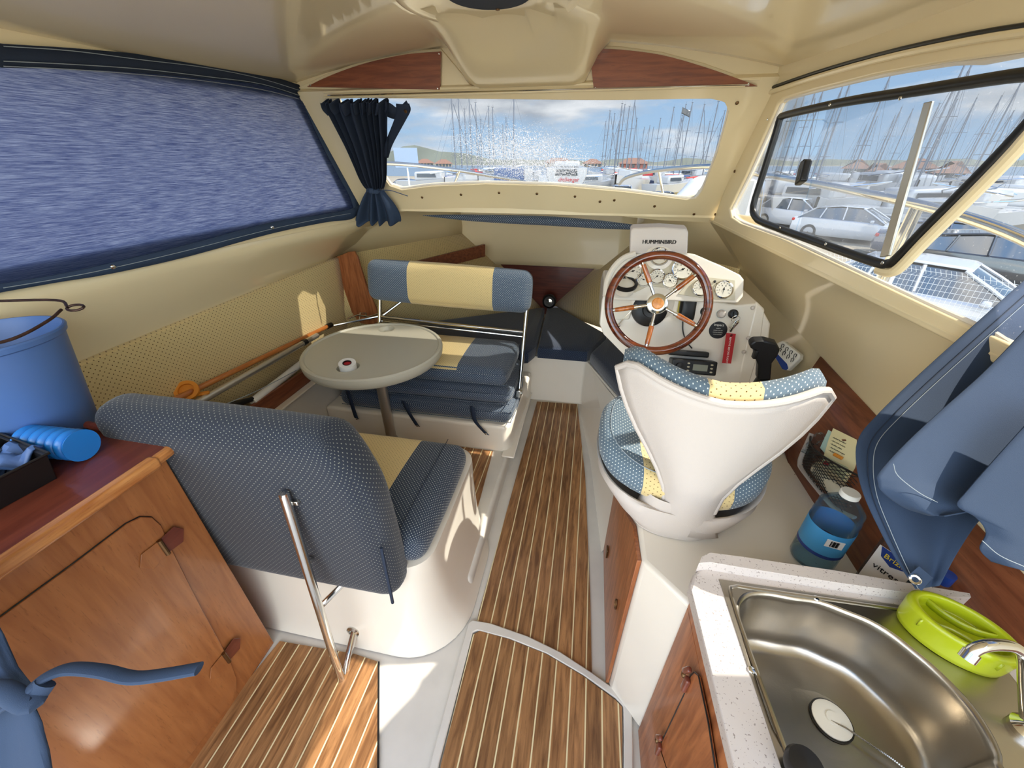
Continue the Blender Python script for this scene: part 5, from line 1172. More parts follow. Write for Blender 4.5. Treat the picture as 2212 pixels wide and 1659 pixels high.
ob('lettering', [gtext('Brizil', .018, b2+dn*.0282+V((0, 0, .148)), dl_, V((0, 0, 1)))], mat('yellow_print', (236, 210, 60), .5), lab_, smooth=False)
ob('trigger_cap', ground(b2+V((0, 0, .22)), (.03, .03, .04), .01, n=2), wht, t)
b3 = V((.80, .655, .7205)); t = thing('blue_bottle', b3, 'squat clear bottle with blue liquid behind the front lip of the sink worktop', 'bottle')
ob('body', glathe([(0, .003), (.030, 0), (.034, .01), (.034, .12), (.022, .15), (.012, .165)], b3, n=30), clear, t); ob('liquid', glathe([(0, .006), (.031, .007), (.031, .08), (0, .081)], b3, n=30), glassmat('blue_liquid', tint=(.2, .55, .85), dirt=.1), t)
ob('cap', glathe([(.014, .16), (.014, .185), (0, .186)], b3, n=20), wlab2, t)
# ---- sliding window in the starboard side
wf = [(1702, 248), (1830, 220), (1960, 200), (2100, 178), (2230, 160), (2262, 170), (2262, 225), (2200, 300), (2100, 402), (2000, 500), (1940, 562), (1922, 570), (1900, 568), (1780, 527), (1660, 484), (1636, 470), (1630, 445), (1650, 380), (1680, 285), (1688, 258)]
FRp = cat([p-V(SBN).normalized()*.006 for p in sb(wf)], 3, True)
t = thing('sliding_window', sb([(1900, 500)])[0], 'black rubber framed sliding window with grey centre bar, starboard side', 'window')
ob('frame', gtube(FRp, .0125, n=12, closed=True, flat=1.0), rubber, t)
ob('cream_edge', gtube(cat([p-V(SBN).normalized()*.002 for p in sb([(2262, 245), (2200, 322), (2100, 424), (2000, 522), (1948, 576), (1925, 588), (1900, 582)])], 3), .013, n=10), cream, t)
gl_ = ob('fixed_pane', gplate(sb([(2008, 200), (2100, 188), (2230, 172), (2250, 222), (2195, 292), (2095, 394), (1935, 556), (1918, 560)]), V(SBN).normalized()*.002), glassP, t)
gl2 = ob('sliding_pane', gplate([p-V(SBN).normalized()*.004 for p in sb([(1790, 232), (2008, 204), (1918, 556), (1728, 500)])], V(SBN).normalized()*.003), glassP, t)
ob('pane_edge', gtube([p-V(SBN).normalized()*.005 for p in cat(sb([(1700, 262), (1780, 258), (1792, 266), (1790, 290), (1720, 505)]), 1)], .0018, n=6), clear, t)
ob('centre_bar', gplate([p-V(SBN).normalized()*.006 for p in sb([(2000, 222), (2018, 218), (1924, 553), (1904, 556)])], V(SBN).normalized()*.008), alu, t, bevel=.002)
lc_ = sb([(1748, 373)])[0]-V(SBN).normalized()*.02
LM = Matrix.Rotation(math.radians(-8), 3, 'Z') @ rot('X', -18)
lt = ob('latch', [ground(lc_, (.024, .056, .070), .007, M=LM, n=3), ground(lc_+V((0, .014, .030)), (.02, .03, .014), .004, M=LM, n=2)], black, t)
ob('latch_plate', ground(lc_+V((-.011, -.002, -.006)), (.004, .022, .034), .0018, M=LM, n=2), mat('dark_grey_plastic', (52, 56, 52), .5), lt)
for q in ((1806, 226), (1961, 212), (1696, 492), (1797, 527), (1922, 568), (1668, 258)):
    ob('screw', glathe([(.005, 0), (.004, .002), (0, .003)], sb([q], 0)[0]-V(SBN).normalized()*.0185, axis=-V(SBN), n=10), steel, t)
# ================================================================ OUTSIDE: BOAT YARD AND MARINA
GZ = -1.6
def gp_(a, b, z=GZ): return at(a, b, z=z)
sand = mat('pale_yard_ground', (136, 128, 112), .95, var=.12, vscale=.15)
struct('ground', gplate([V((-500, -60, GZ)), V((500, -60, GZ)), V((500, 700, GZ)), V((-500, 700, GZ))], (0, 0, -.3)), sand)
grassm = mat('dry_grass', (180, 160, 104), .95, var=.25, vscale=1.5)
struct('ground', gplate([V((p.x, p.y, GZ+.01)) for p in px([(1345, 412), (1345, 396), (1560, 392), (1580, 440), (1450, 440)], z=GZ)], (0, 0, .02)), grassm)
waterm = mat('marina_water', (96, 112, 126), .3, bump=.4, bscale=1.2)
struct('ground', gplate([V((-500, 95, GZ+.02)), V((500, 95, GZ+.02)), V((500, 300, GZ+.02)), V((-500, 300, GZ+.02))], (0, 0, .02)), waterm)
struct('ground', gplate([V((-1.7, -3.2, -.04)), V((.95, -3.2, -.04)), V((.95, -.6, -.04)), V((-1.7, -.6, -.04))], (0, 0, -.04)), white2)   # unseen cockpit sole astern, added to bounce sun up to the ceiling
for x_ in (-1.75, .95): struct('wall_cockpit_bounce', gplate([V((x_, -3.2, -.04)), V((x_+.08, -3.2, -.04)), V((x_+.08, -.6, -.04)), V((x_, -.6, -.04))], (0, 0, .72)), white, bevel=.02)  # unseen cockpit sides, added along with the sole for its bounced light
# far shore: hill and low houses
hill = mat('scrub_hill', (92, 96, 86), .95, var=.2, vscale=.06)
rows = []
for j in range(3):
    r = []
    for i in range(61):
        k = i/60; x = -330+620*k; hgt = 9*math.exp(-((k-.30)/.07)**2)+2.6+1.4*math.sin(k*37)**2+.8*math.sin(k*91)
        r.append(V((x, 330+10*j, GZ if j != 1 else GZ+hgt)))
    rows.append(r)
ob('distant_hill', ggrid(rows), hill, kind='structure')
def dirpt(a, b, dist):
    d = ray(a, b); h = math.hypot(d.x, d.y); return CAM+d*(dist/h)
tile = mat('orange_roof_tiles', (116, 86, 72), .9, var=.15, vscale=2); wallm = mat('pale_house_wall', (176, 156, 132), .9); wallr = mat('red_brown_wall', (150, 84, 66), .9); winm = mat('dark_window', (50, 56, 62), .2)
def house(a0, a1, ytop, dist, label, wm, roof=2.2, grp=None, nwin=5):
    p = dirpt(a0, 345, dist); q = dirpt(a1, 345, dist); top = dirpt((a0+a1)/2, ytop, dist).z
    X_ = (q-p); Lh = math.hypot(X_.x, X_.y); ux = V((X_.x/Lh, X_.y/Lh, 0)); uy = V((-ux.y, ux.x, 0))
    if uy.dot(V((p.x, p.y, 0))) < 0: uy = -uy
    p.z = GZ; q.z = GZ; d = 9; t = thing('house', (p+q)/2+uy*d/2, label, 'building', grp); h = top-GZ-roof
    ob('wall', gplate([p, q, q+uy*d, p+uy*d], (0, 0, h)), wm, t)
    z_ = V((0, 0, h)); e_ = 1.0
    a, b, c, dd = p-ux*e_-uy*e_+z_, q+ux*e_-uy*e_+z_, q+ux*e_+uy*(d+e_)+z_, p-ux*e_+uy*(d+e_)+z_; r1, r2 = p+ux*3+uy*d/2+z_+V((0, 0, roof)), q-ux*3+uy*d/2+z_+V((0, 0, roof))
    ob('roof', ([a, b, c, dd, r1, r2], [(0, 1, 5, 4), (1, 2, 5), (2, 3, 4, 5), (3, 0, 4), (0, 3, 2, 1)], None), tile, t, smooth=False)
    for i in range(nwin):
        c0 = p+ux*(Lh*(i+.5)/nwin)-uy*.05+V((0, 0, h*.55)); ob('window', gplate([c0-ux*.6-V((0, 0, .7)), c0+ux*.6-V((0, 0, .7)), c0+ux*.6+V((0, 0, .7)), c0-ux*.6+V((0, 0, .7))], -uy*.05), winm, t)
for a0, a1, yt, dist, lab_h, wm in ((900, 935, 343, 260, 'ochre house on the hillside left of the masts', wallm), (940, 975, 344, 255, 'ochre terrace on the hill beside the first masts', wallm), (1178, 1235, 341, 230, 'long low row of orange-roofed houses beyond the white motorboat', wallm), (1262, 1300, 343, 235, 'small orange-roofed house right of the white motorboat', wallm),
        (1340, 1400, 341, 200, 'long red-brown building behind the masts, centre right of the windscreen', wallr), (1832, 1882, 344, 150, 'big red-brown boathouse seen through the sliding window', wallr), (1884, 1925, 352, 140, 'low orange-roofed shed right of the boathouse', wallr), (1935, 2032, 342, 150, 'wide house with orange roof behind the centre bar of the window', wallr), (2036, 2100, 348, 130, 'cream clubhouse with tiled roof at the right of the marina', wallm)):
    house(a0, a1, yt, dist, lab_h, wm)
# ---- vehicles
paintW = mat('white_car_paint', (180, 183, 188), .25, coat=.8); paintS = mat('silver_car_paint', (140, 148, 160), .25, metal=.4, coat=.8); paintB = mat('dark_blue_car_paint', (56, 66, 88), .2, coat=1); paintK = mat('charcoal_car_paint', (44, 48, 54), .2, coat=1)
tyre = mat('tyre_rubber', (28, 28, 30), .8); rimm = mat('alloy_rim', (74, 76, 82), .3, metal=.8); lampm = mat('lamp_glass', (220, 226, 232), .1, coat=1); redl = mat('red_lamp', (170, 30, 30), .2)
def car(px_, py_, hd, label, paint, size=(4.4, 1.8, 1.48), van=False):
    """placed by the centre of its roof; hd = heading in degrees"""
    Ln, Wd, Ht = size; c = at(px_, py_, z=GZ+Ht); c.z = GZ; Mh = Matrix.Rotation(math.radians(hd), 3, 'Z')
    t = thing('van' if van else 'car', c, label, 'van' if van else 'car')
    def P(x, y, z): return c+Mh @ V((x*Ln/4.4, y*Wd/1.8, z*Ht/1.48))
    if van: prof = [(-2.2, .3, .35, .86), (-2.2, 1.35, .5, .84), (1.2, 1.38, .5, .84), (1.75, .88, .4, .84), (2.15, .75, .35, .8), (2.2, .3, .3, .78)]
    st = [(-2.2, .42, .62, .66), (-2.12, .26, .90, .80), (-1.7, .2, .98, .87), (-.9, .2, .96, .90), (.2, .2, .94, .90), (.95, .2, .90, .89), (1.6, .2, .78, .85), (2.05, .24, .64, .76), (2.2, .34, .52, .62)]
    if van: st = [(-2.2, .25, .95, .84), (-2.1, .2, .98, .88), (-.9, .2, .98, .9), (.6, .2, .96, .9), (1.3, .2, .88, .88), (1.9, .22, .66, .82), (2.2, .3, .5, .7)]
    rows = []
    for x, z0, z1, w in st:
        rows.append([P(x, s*ww, z) for s, ww, z in ((-1, w*.9, z0), (-1, w, z0+.12), (-1, w*1.0, (z0+z1)/2), (-1, w*.95, z1-.05), (-1, w*.85, z1), (0, w*.6, z1+.03), (1, w*.85, z1), (1, w*.95, z1-.05), (1, w*1.0, (z0+z1)/2), (1, w, z0+.12), (1, w*.9, z0))])
    n = len(rows[0]); g = ggrid(rows, closed=True); g = (g[0], g[1]+[tuple(range(n))[::-1], tuple((len(rows)-1)*n+j for j in range(n))], None)
    ob('body', g, paint, t, ang=50)
    gh = [(-1.95, .93, .74, .93), (-1.35, .95, .72, 1.36), (-.5, .95, .62, 1.47), (.25, .93, .60, 1.45), (1.15, .90, .74, .92)]
    if van: gh = [(-2.18, .95, .8, 1.40), (-1.9, .95, .76, 1.47), (0, .95, .76, 1.48), (.95, .95, .74, 1.40), (1.75, .74, .78, .78)]
    rows = []
    for x, zb, w, zt in gh:
        rows.append([P(x, -.80, zb-.03), P(x, -w, max(zt-.04, zb)), P(x, -w*.6, zt), P(x, w*.6, zt), P(x, w, max(zt-.04, zb)), P(x, .80, zb-.03)])
    g = ggrid(rows); n = 6; g = (g[0], g[1]+[tuple(range(n))[::-1], tuple((len(rows)-1)*n+j for j in range(n))], None)
    ob('windows', g, carglass if not van else paint, t, ang=40)
    if van:
        ob('windscreen', gplate([P(1.02, -.68, 1.34), P(1.02, .68, 1.34), P(1.70, .72, .83), P(1.70, -.72, .83)], Mh @ V((.03, 0, .03))), carglass, t)
        for s in (-1, 1):
            ob('side_window', gplate([P(.2, s*.81, 1.30), P(.85, s*.80, 1.30), P(1.35, s*.84, .95), P(.2, s*.84, .95)], Mh @ V((0, s*.05, 0))), carglass, t); ob('mirror', ground(P(1.15, s*1.02, 1.02), (.12, .2, .34), .04, M=Mh, n=2), black, t)
    else:
        ob('roof', ggrid([[P(x, y, z) for y in (-w, -w*.6, 0, w*.6, w)] for x, w, z in ((-1.36, .70, 1.375), (-.5, .61, 1.485), (.25, .59, 1.465), (.36, .58, 1.43))]), paint, t, solid=.02)
        for s in (-1, 1):
            for pp in ([(1.12, s*.75, .93), (.7, s*.68, 1.2), (.27, s*.605, 1.44)], [(-.25, s*.83, .95), (-.30, s*.64, 1.46)], [(-1.1, s*.81, .96), (-1.0, s*.70, 1.40)], [(-1.92, s*.75, .95), (-1.36, s*.71, 1.37)]):
                ob('pillar', gtube([P(*q) for q in pp], .032, n=6), paint, t)
            ob('mirror', ground(P(.75, s*.98, .98), (.14, .18, .12), .04, M=Mh, n=2), paint, t)
    for x in (-1.35, 1.35):
        for s in (-1, 1):
            cc = P(x, s*.80, .32/Ht*1.48); w_ = ob('wheel', glathe([(.18, -.10), (.31, -.10), (.335, -.06), (.335, .06), (.31, .10), (.21, .10)], cc, axis=Mh @ V((0, s, 0)), n=24), tyre, t)
            ob('rim', [glathe([(.22, .085), (.20, .07), (.05, .075), (0, .09)], cc, axis=Mh @ V((0, s, 0)), n=10)], rimm, w_, smooth=False)
    for s in (-1, 1):
        ob('headlight', ground(P(2.02, s*.62, .62), (.22, .34, .12), .04, M=Mh @ Matrix.Rotation(-s*.5, 3, 'Z'), n=2), lampm, t); ob('tail_light', ground(P(-2.1, s*.68, .82), (.12, .26, .12), .03, M=Mh, n=2), redl, t)
    ob('number_plate', ground(P(2.2, 0, .40), (.03, .5, .11), .01, M=Mh, n=1), wht, t)
    return t
car(1612, 380, -118, 'white van parked beyond the front corner of the side window', paintW, (5.4, 2.0, 2.5), True)
car(1738, 428, -50, 'white hatchback seen through the open half of the sliding window', paintW)
car(1700, 424, 150, 'dark blue car half hidden behind the white hatchback', paintS, (4.2, 1.75, 1.45))
car(1858, 446, -38, 'white saloon with black wheels behind the sliding pane', paintW, (4.6, 1.85, 1.45))
car(1800, 428, -38, 'silver car parked behind the white saloon', paintS, (4.3, 1.8, 1.5))
car(2085, 478, -34, 'dark blue coupe parked right of the grey centre bar', paintB, (4.5, 1.85, 1.36))
car(2185, 505, -34, 'charcoal car at the right behind the railing', paintK, (4.5, 1.85, 1.42))
car(2060, 566, -42, 'silver white car closest to the wire fence', paintW, (4.5, 1.85, 1.45))
car(1082, 387, -88, 'white van roof under the pulpit rail, seen through the windscreen', paintW, (5.0, 1.95, 2.0), True)
car(1345, 400, -92, 'pale blue car parked right of the white motorboat', paintS, (4.3, 1.8, 1.6))
car(868, 386, 185, 'blue grey car at the left of the windscreen by the curtain', paintB, (4.4, 1.8, 1.5))
car(1432, 414, -70, 'dark small car behind the right pulpit stanchion', paintK, (3.9, 1.7, 1.5))
# ---- wire mesh fence
galv = mat('galvanised_wire', (222, 224, 222), .4, metal=.3)
fA = at(1690, 532, z=.15); fB = at(2320, 625, z=.15); fA.z = GZ; fB.z = GZ; fu = (fB-fA).normalized(); FL_ = (fB-fA).length
t = thing('mesh_fence', (fA+fB)/2, 'welded wire mesh fence panel between the boat and the parked cars', 'fence')
ws_ = []; n_ = int(FL_/.06)
for i in range(n_+1): ws_.append(gtube([fA+fu*(i*.06)+V((0, 0, .02)), fA+fu*(i*.06)+V((0, 0, 1.62)), fA+fu*(i*.06)+V((.03, -.03, 1.66)), fA+fu*(i*.06)+V((0, 0, 1.75))], .0028, n=4))
for k in range(19): ws_.append(gtube([fA+V((0, 0, .08+k*.09)), fB+V((0, 0, .08+k*.09))], .0028, n=4))
ob('mesh_panel', ws_, galv, t)
for k in (0, .5, 1): ob('post', gtube([fA.lerp(fB, k)+V((0, 0, 0)), fA.lerp(fB, k)+V((0, 0, 1.8))], .03, n=8), galv, t)
# ---- own pulpit rail
rl = [dirpt(1480, 362, 3.3), at(1560, 360, y=2.95), at(1640, 377, x=.98), at(1700, 386, x=1.0), at(1800, 404, x=1.03), at(1900, 424, x=1.05), at(2000, 446, x=1.06), at(2100, 474, x=1.06), at(2212, 516, x=1.05), at(2320, 575, x=1.04)]
t = thing('pulpit_rail', (1.0, 2.4, 1.4), 'stainless guard rail running outside the starboard side window to the bow', 'railing')
ob('rail', gtube(cat([at(1338, 398, y=4.35), at(1352, 384, y=4.2), at(1400, 371, y=3.9)]+rl, 4), .015, n=12), steel, t)
for (a, b0_, b1_, x_) in ((1978, 442, 700, 1.06), (1992, 446, 700, 1.06)): ob('stanchion', gtube([at(a, b0_, x=x_), V((x_, at(a, b0_, x=x_).y, .9))], .0125 if a < 1980 else .008, n=10), steel, t)
p_ = dirpt(1424, 370, 3.95); ob('stanchion', gtube([p_, dirpt(1436, 440, 3.95)], .012, n=10), steel, t)
p_ = at(1700, 386, x=1.0); ob('stanchion', gtube([at(1652, 380, x=.98), at(1640, 470, x=.98)], .008, n=8), steel, t)
t = thing('pulpit_rail', (-1.0, 3.6, 1.4), 'stainless guard rail on the port bow seen behind the navy curtain', 'railing')
ob('rail', gtube(cat([at(790, 352, y=2.9), at(845, 353, y=3.1), at(900, 357, y=3.3), at(980, 367, y=3.6), at(1060, 380, y=3.9), at(1120, 390, y=4.15), at(1138, 396, y=4.25), at(1143, 406, y=4.3)], 4), .014, n=12), steel, t)
ob('stanchion', gtube([dirpt(992, 370, 3.75), dirpt(974, 415, 3.75)], .012, n=10), steel, t)
# ---- motorboat on its trailer, container, sign
mw_ = mat('boat_white', (160, 162, 164), .3, coat=.5)
mb = dirpt(1222, 400, 26); mb.z = GZ+.95; d_ = V((mb.x, mb.y, 0)).normalized(); s_v = V((d_.y, -d_.x, 0))
t = thing('motorboat', mb, 'white motorboat on a trailer, stern towards the windscreen, lettered challenger', 'motorboat')
def MBp(x, y, z): return mb+s_v*x+d_*y+V((0, 0, z))
rows = []
for y, w, k in ((0, 1.15, 1), (.1, 1.2, 1), (3, 1.25, 1), (5.5, .9, 1.05), (7.2, .1, 1.15)):
    rows.append([MBp(-w, y, 1.9*k), MBp(-w*.98, y, 1.5), MBp(-w*.8, y, 1.0), MBp(0, y, .75 if y < 5 else 1.1), MBp(w*.8, y, 1.0), MBp(w*.98, y, 1.5), MBp(w, y, 1.9*k)])
g = ggrid(rows); ob('hull', (g[0], g[1]+[tuple(range(7))], None), mw_, t, ang=40)
ob('deck', gplate([MBp(-1.2, .1, 1.85), MBp(1.2, .1, 1.85), MBp(1.2, 3, 1.85), MBp(.85, 5.5, 1.9), MBp(0, 7, 1.95), MBp(-.85, 5.5, 1.9), MBp(-1.2, 3, 1.85)], (0, 0, .06)), mw_, t)
ob('cabin', gplate([MBp(-.8, 1.8, 1.9), MBp(.8, 1.8, 1.9), MBp(.6, 4.2, 1.9), MBp(-.6, 4.2, 1.9)], (0, 0, .35)), mw_, t, bevel=.12, bseg=3)
ob('transom_window', gplate([MBp(-.65, -.02, 1.52), MBp(.65, -.02, 1.52), MBp(.6, -.02, 1.84), MBp(-.6, -.02, 1.84)], -d_*.03), winm, t)
ob('lettering', gtext('challenger', .30, MBp(.15, -.04, 1.30), s_v, V((0, 0, 1)), ext=.01), redm, t, smooth=False)
for x in (-.7, .7): ob('trailer_leg', gtube([MBp(x, .6, -.95), MBp(x, .6, .95)], .06, n=8), galv, t); ob('trailer_leg', gtube([MBp(x, 4.0, -.95), MBp(x, 4.0, .95)], .06, n=8), galv, t)
cp_ = dirpt(1108, 375, 30); cp_.z = GZ; d_ = V((cp_.x, cp_.y, 0)).normalized(); s2_ = V((d_.y, -d_.x, 0))
t = thing('container', cp_, 'dark blue container with white end panel left of the motorboat', 'container')
ob('body', gplate([cp_-s2_*1.3, cp_+s2_*.75, cp_+s2_*.75+d_*5, cp_-s2_*1.3+d_*5], (0, 0, 2.75)), mat('blue_container', (62, 84, 122), .6), t, bevel=.03)
ob('white_panel', gplate([cp_+s2_*.78, cp_+s2_*1.35, cp_+s2_*1.35+d_*2, cp_+s2_*.78+d_*2], (0, 0, 2.7)), mw_, t)
sg = dirpt(878, 345, 16); sg.z = GZ; d_ = V((sg.x, sg.y, 0)).normalized(); s2_ = V((d_.y, -d_.x, 0))
t = thing('notice_board', sg, 'pale blue notice board on a post beyond the curtain', 'sign')
ob('board', gplate([sg-s2_*.40+V((0, 0, 3.02)), sg+s2_*.40+V((0, 0, 3.02)), sg+s2_*.40+V((0, 0, 3.62)), sg-s2_*.40+V((0, 0, 3.62))], d_*.03), mat('pale_blue_board', (128, 146, 168), .5), t)
ob('post', gtube([sg+d_*.05, sg+d_*.05+V((0, 0, 3.1))], .03, n=8), galv, t)
# hull and travel-lift arm at the right end of the windscreen
hp_ = dirpt(1500, 402, 9); t = thing('outboard_hull', V((hp_.x, hp_.y, GZ)), 'pale grey upturned hull with a handle slot at the right end of the windscreen', 'hull')
dh = V((hp_.x, hp_.y, 0)).normalized(); sh_ = V((dh.y, -dh.x, 0)); hb_ = V((hp_.x, hp_.y, GZ))
ob('shell', gplate([hb_-sh_*.50, hb_+sh_*1.1, hb_+sh_*1.1+V((0, 0, 2.95)), hb_-sh_*.05+V((0, 0, 2.95)), hb_-sh_*.32+V((0, 0, 2.6))], dh*1.5), mat('grey_white_hull', (206, 208, 208), .4), t, bevel=.15, bseg=4)
ob('slot', ground(hb_+sh_*.12+V((0, 0, 2.55))-dh*.01, (.07, .05, .42), .02, n=2), black, t)
# ---- sailboats: three patterns, then copies
mastm = mat('alloy_mast', (92, 98, 108), .5, metal=.2); sailc = [mat('blue_sail_cover', (40, 60, 110), .8), mat('cream_sail_cover', (220, 214, 200), .8), mat('red_sail_cover', (170, 50, 46), .8)]
hullc = [mw_, mat('navy_hull', (40, 52, 84), .3, coat=.5), mw_]
def sailboat(i, label, grp):
    t = thing('sailboat', V((0, 0, GZ)), label, 'sailboat', grp); b = V((0, 0, GZ)); H = 14.0
    def P(x, y, z): return b+V((x, y, z))
    rows = []
    for x, w, zt, zb in ((-4.6, .9, 1.25, .5), (-3.5, 1.35, 1.2, .1), (0, 1.65, 1.25, -.05), (2.8, 1.2, 1.4, 0), (4.9, .06, 1.7, .8)):
        rows.append([P(x, -w, zt), P(x, -w*.95, (zt+zb)/2+.1), P(x, -w*.5, zb), P(x, 0, zb-.1), P(x, w*.5, zb), P(x, w*.95, (zt+zb)/2+.1), P(x, w, zt), P(x, 0, zt+.1)])
    g = ggrid(rows, closed=True); ob('hull', (g[0], g[1]+[tuple(range(8))[::-1]], None), hullc[i], t, ang=45)
    ob('cabin', gplate([P(-1.6, -.8, 1.25), P(-1.6, .8, 1.25), P(2.2, .5, 1.35), P(2.2, -.5, 1.35)], (0, 0, .5)), mw_, t, bevel=.12)
    ob('mast', gtube([P(.7, 0, 1.2), P(.7, 0, H)], [.10, .075], n=8), mastm, t)
    ob('boom', gtube([P(.7, 0, 2.5), P(-3.2, 0, 2.6)], .06, n=6), mastm, t)
    ob('sail_cover', gtube([P(.6, 0, 2.75), P(-1.2, 0, 2.72), P(-3.1, 0, 2.68)], [.16, .2, .09], n=8), sailc[i], t)
    for z in ((6, 9.8) if i != 1 else (7.2,)): ob('spreader', gtube([P(.6, -.8, z), P(.7, 0, z+.05), P(.6, .8, z)], .03, n=5), mastm, t)
    for q in (P(4.8, 0, 1.7), P(-4.5, 0, 1.3)): ob('stay', gtube([P(.7, 0, H-.1), q], .016, n=4), mastm, t)
    for s in (-1, 1): ob('shroud', gtube([P(.7, 0, H-.3), P(.6, s*.8, 9.8 if i != 1 else 7.2), P(.5, s*1.5, 1.25)], .014, n=4), mastm, t)
    if i == 0: ob('furled_jib', gtube([P(4.7, 0, 2.0), P(1.0, 0, H-.8)], [.055, .035], n=6), mastm, t)
    ob('masthead', [gbox(P(.7, 0, H+.05), (.5, .04, .05)), gtube([P(.6, 0, H), P(.6, 0, H+.5)], .012, n=4)], black, t)
    return t
random.seed(3)
GA = 'sailboats with bare masts in the left group beyond the windscreen'; GB = 'sailboats crowded at the right half of the windscreen view'; GC = 'sailboats moored behind the parked cars on the starboard side'
LA = 'sailboat with tall bare mast in the left group beyond the windscreen'; LB = 'sailboat with bare mast in the crowd at the right half of the windscreen'; LC = 'sailboat with bare mast moored behind the parked cars to starboard'
protos = {}
for g_n, lb, gr_ in (('A', LA, GA), ('B', LB, GB), ('C', LC, GC)): protos[g_n] = [sailboat(i, lb, gr_) for i in range(3)]
used = set()
masts = []
for a, b, d in ((975, 212, 48), (989, 205, 46), (1003, 236, 62), (1013, 212, 55), (1027, 222, 64), (1038, 258, 72), (1055, 230, 66), (1064, 232, 60), (1086, 270, 80), (1093, 255, 78), (1110, 200, 58), (1035, 290, 95)): masts.append(('A', a, b, d))
for a, b, d in ((1318, 240, 62), (1328, 246, 66), (1344, 224, 58), (1350, 226, 64), (1360, 230, 60), (1309, 262, 80), (1372, 216, 56), (1376, 256, 75), (1392, 275, 84), (1404, 272, 82), (1412, 275, 88), (1427, 256, 74), (1432, 285, 95), (1456, 232, 60), (1449, 300, 100), (1474, 250, 66), (1482, 226, 58), (1496, 222, 56), (1522, 226, 55), (1534, 262, 80), (1552, 220, 52), (1566, 240, 60), (1337, 268, 90), (1385, 300, 110)): masts.append(('B', a, b, d))
for a, b, d in ((1675, 236, 60), (1662, 290, 85), (1700, 262, 75), (1722, 214, 50), (1738, 206, 52), (1752, 276, 80), (1762, 196, 44), (1780, 190, 46), (1790, 285, 86), (1806, 262, 72), (1822, 182, 44), (1838, 176, 42), (1860, 290, 84), (1872, 270, 70), (1895, 252, 62), (1912, 300, 90), (1924, 162, 40), (1934, 250, 66), (1948, 232, 56), (1972, 236, 60), (1990, 300, 85), (2005, 246, 62), (2030, 224, 52), (2046, 272, 74), (2068, 215, 50), (2084, 140, 34), (2102, 134, 33), (2110, 212, 50), (2130, 262, 66), (2164, 208, 44), (2190, 240, 52), (2205, 180, 38), (2230, 215, 44), (2265, 170, 36), (2300, 230, 50)): masts.append(('C', a, b, d))
ordn = ['', 'first', 'second', 'third', 'fourth', 'fifth', 'sixth', 'seventh', 'eighth', 'ninth', 'tenth', 'eleventh', 'twelfth', 'thirteenth', 'fourteenth', 'fifteenth', 'sixteenth', 'seventeenth', 'eighteenth']
def lbl_(g, i, a):
    xs_ = sorted(m[1] for m in masts if m[0] == g and m[1] < 2212+200*(g != 'C')); col_ = ('white', 'navy', 'red-covered')[i]
    where = {'A': 'left mast group in the windscreen', 'B': 'right mast group in the windscreen', 'C': 'in the side window'}[g]
    if a not in xs_: return 'sailboat moored aft of the view, past the right edge of the side window'
    n = xs_.index(a)+1; m = len(xs_)
    if n <= (m+1)//2: return col_+' sailboat, '+ordn[n]+' from the left, '+where
    return col_+' sailboat, '+ordn[m-n+1]+' from the right, '+where
for n_i, (g_n, a, b, d) in enumerate(masts):
    top = dirpt(a, b, d); k = (top.z-GZ)/14.0; i = n_i % 3
    o = protos[g_n][i] if (g_n, i) not in used else copy_tree(protos[g_n][i]); used.add((g_n, i))
    o['label'] = lbl_(g_n, i, a); o.scale = (k, k, k); ang_ = random.choice((0, 1))*math.pi+random.uniform(-.25, .25)+math.radians(35)
    o.rotation_euler = (0, 0, ang_); o.location = V((top.x-.7*k*math.cos(ang_), top.y-.7*k*math.sin(ang_), GZ))
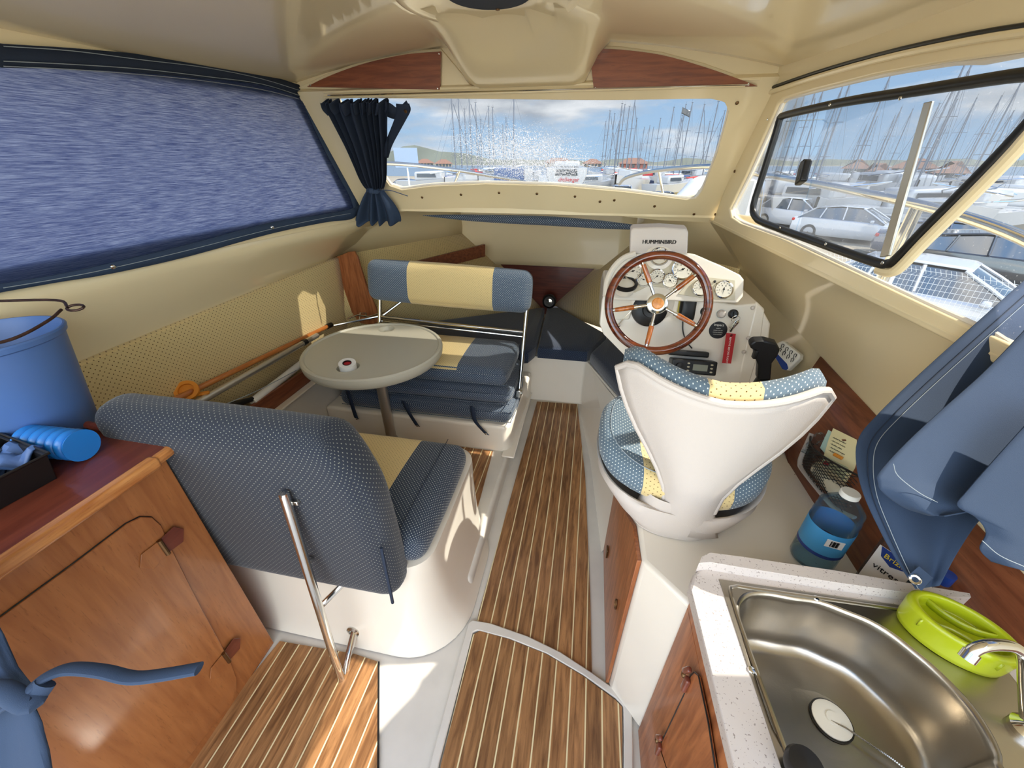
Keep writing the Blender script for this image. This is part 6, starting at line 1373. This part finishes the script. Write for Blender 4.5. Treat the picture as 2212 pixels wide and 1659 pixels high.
# low motor launches filling the moorings
def launch(lab, grp):
    t = thing('launch', V((0, 0, GZ)), lab, 'boat', grp)
    def P(x, y, z): return V((x, y, z+GZ))
    rows = [[P(x, -w, zt), P(x, -w*.85, zb+.3), P(x, 0, zb), P(x, w*.85, zb+.3), P(x, w, zt), P(x, 0, zt+.05)] for x, w, zt, zb in ((-3, 1.1, 1.3, .3), (-1, 1.3, 1.3, .2), (1.5, 1.1, 1.45, .3), (3.4, .08, 1.75, .9))]
    g = ggrid(rows, closed=True); ob('hull', (g[0], g[1]+[tuple(range(6))[::-1]], None), mw_, t, ang=45)
    ob('cabin', gplate([P(-1.2, -.85, 1.3), P(-1.2, .85, 1.3), P(1.4, .6, 1.4), P(1.4, -.6, 1.4)], (0, 0, .75)), mw_, t, bevel=.15)
    ob('cabin_window', gplate([P(-.9, -.88, 1.6), P(.9, -.72, 1.6), P(.8, -.68, 1.9), P(-.9, -.84, 1.9)], (0, -.02, 0)), winm, t)
    ob('rail', gtube([P(.5, -1.1, 1.9), P(2.4, -.7, 2.1), P(3.4, 0, 2.3), P(2.4, .7, 2.1), P(.5, 1.1, 1.9)], .03, n=5), steel, t)
    return t
LP_ = launch('low white launch in the moorings below the masts to starboard', 'white launches behind the parked cars'); LQ_ = launch('low white launch on the hard beyond the windscreen', 'white launches ahead of the windscreen'); fst = {'p': 0, 'q': 0}
for k in range(44):
    if k < 30: a = 1650+k*21+random.uniform(-6, 6); d = (30, 42, 56)[k % 3]+random.uniform(-3, 3); src, key = LP_, 'p'
    else: a = 930+(k-30)*44+random.uniform(-8, 8); d = (46, 60)[k % 2]; src, key = LQ_, 'q'
    p = dirpt(a, 345, d); o = src if not fst[key] else copy_tree(src); fst[key] = 1
    o.location = (p.x, p.y, GZ); o.rotation_euler = (0, 0, random.uniform(0, 6.28)); o.scale = (random.uniform(.8, 1.2),)*3
# small flag on one mast
p = dirpt(1472, 245, 57); t = thing('flag', p, 'small dark pennant flying high among the masts of the windscreen', 'flag')
ob('cloth', ggrid([[p+V((.12*i, .03*math.sin(i), .1*j-.05*i)) for i in range(9)] for j in range(7)]), winm, t, solid=.01)
ob('halyard', gtube([p+V((0, 0, .6)), p+V((0, 0, -6))], .02, n=4), mastm, t)
for i_, (a, b, d, r_) in enumerate(((1395, 351, 60, redm), (2062, 387, 45, redm))):
    p = dirpt(a, b+6, d); p.z = GZ; t = thing('covered_boat', p, ('boat under a red cover far among the masts of the windscreen', 'boat under a red cover right of the centre bar of the side window')[i_], 'boat')
    k = d/45; ob('hull', ground(p+V((0, 0, .8*k)), (4*k, 2*k, .7*k), .3*k, n=3), mw_, t); ob('cover', ground(p+V((0, 0, 1.25*k)), (2.6*k, 1.6*k, .35*k), .15*k, n=3), r_, t)
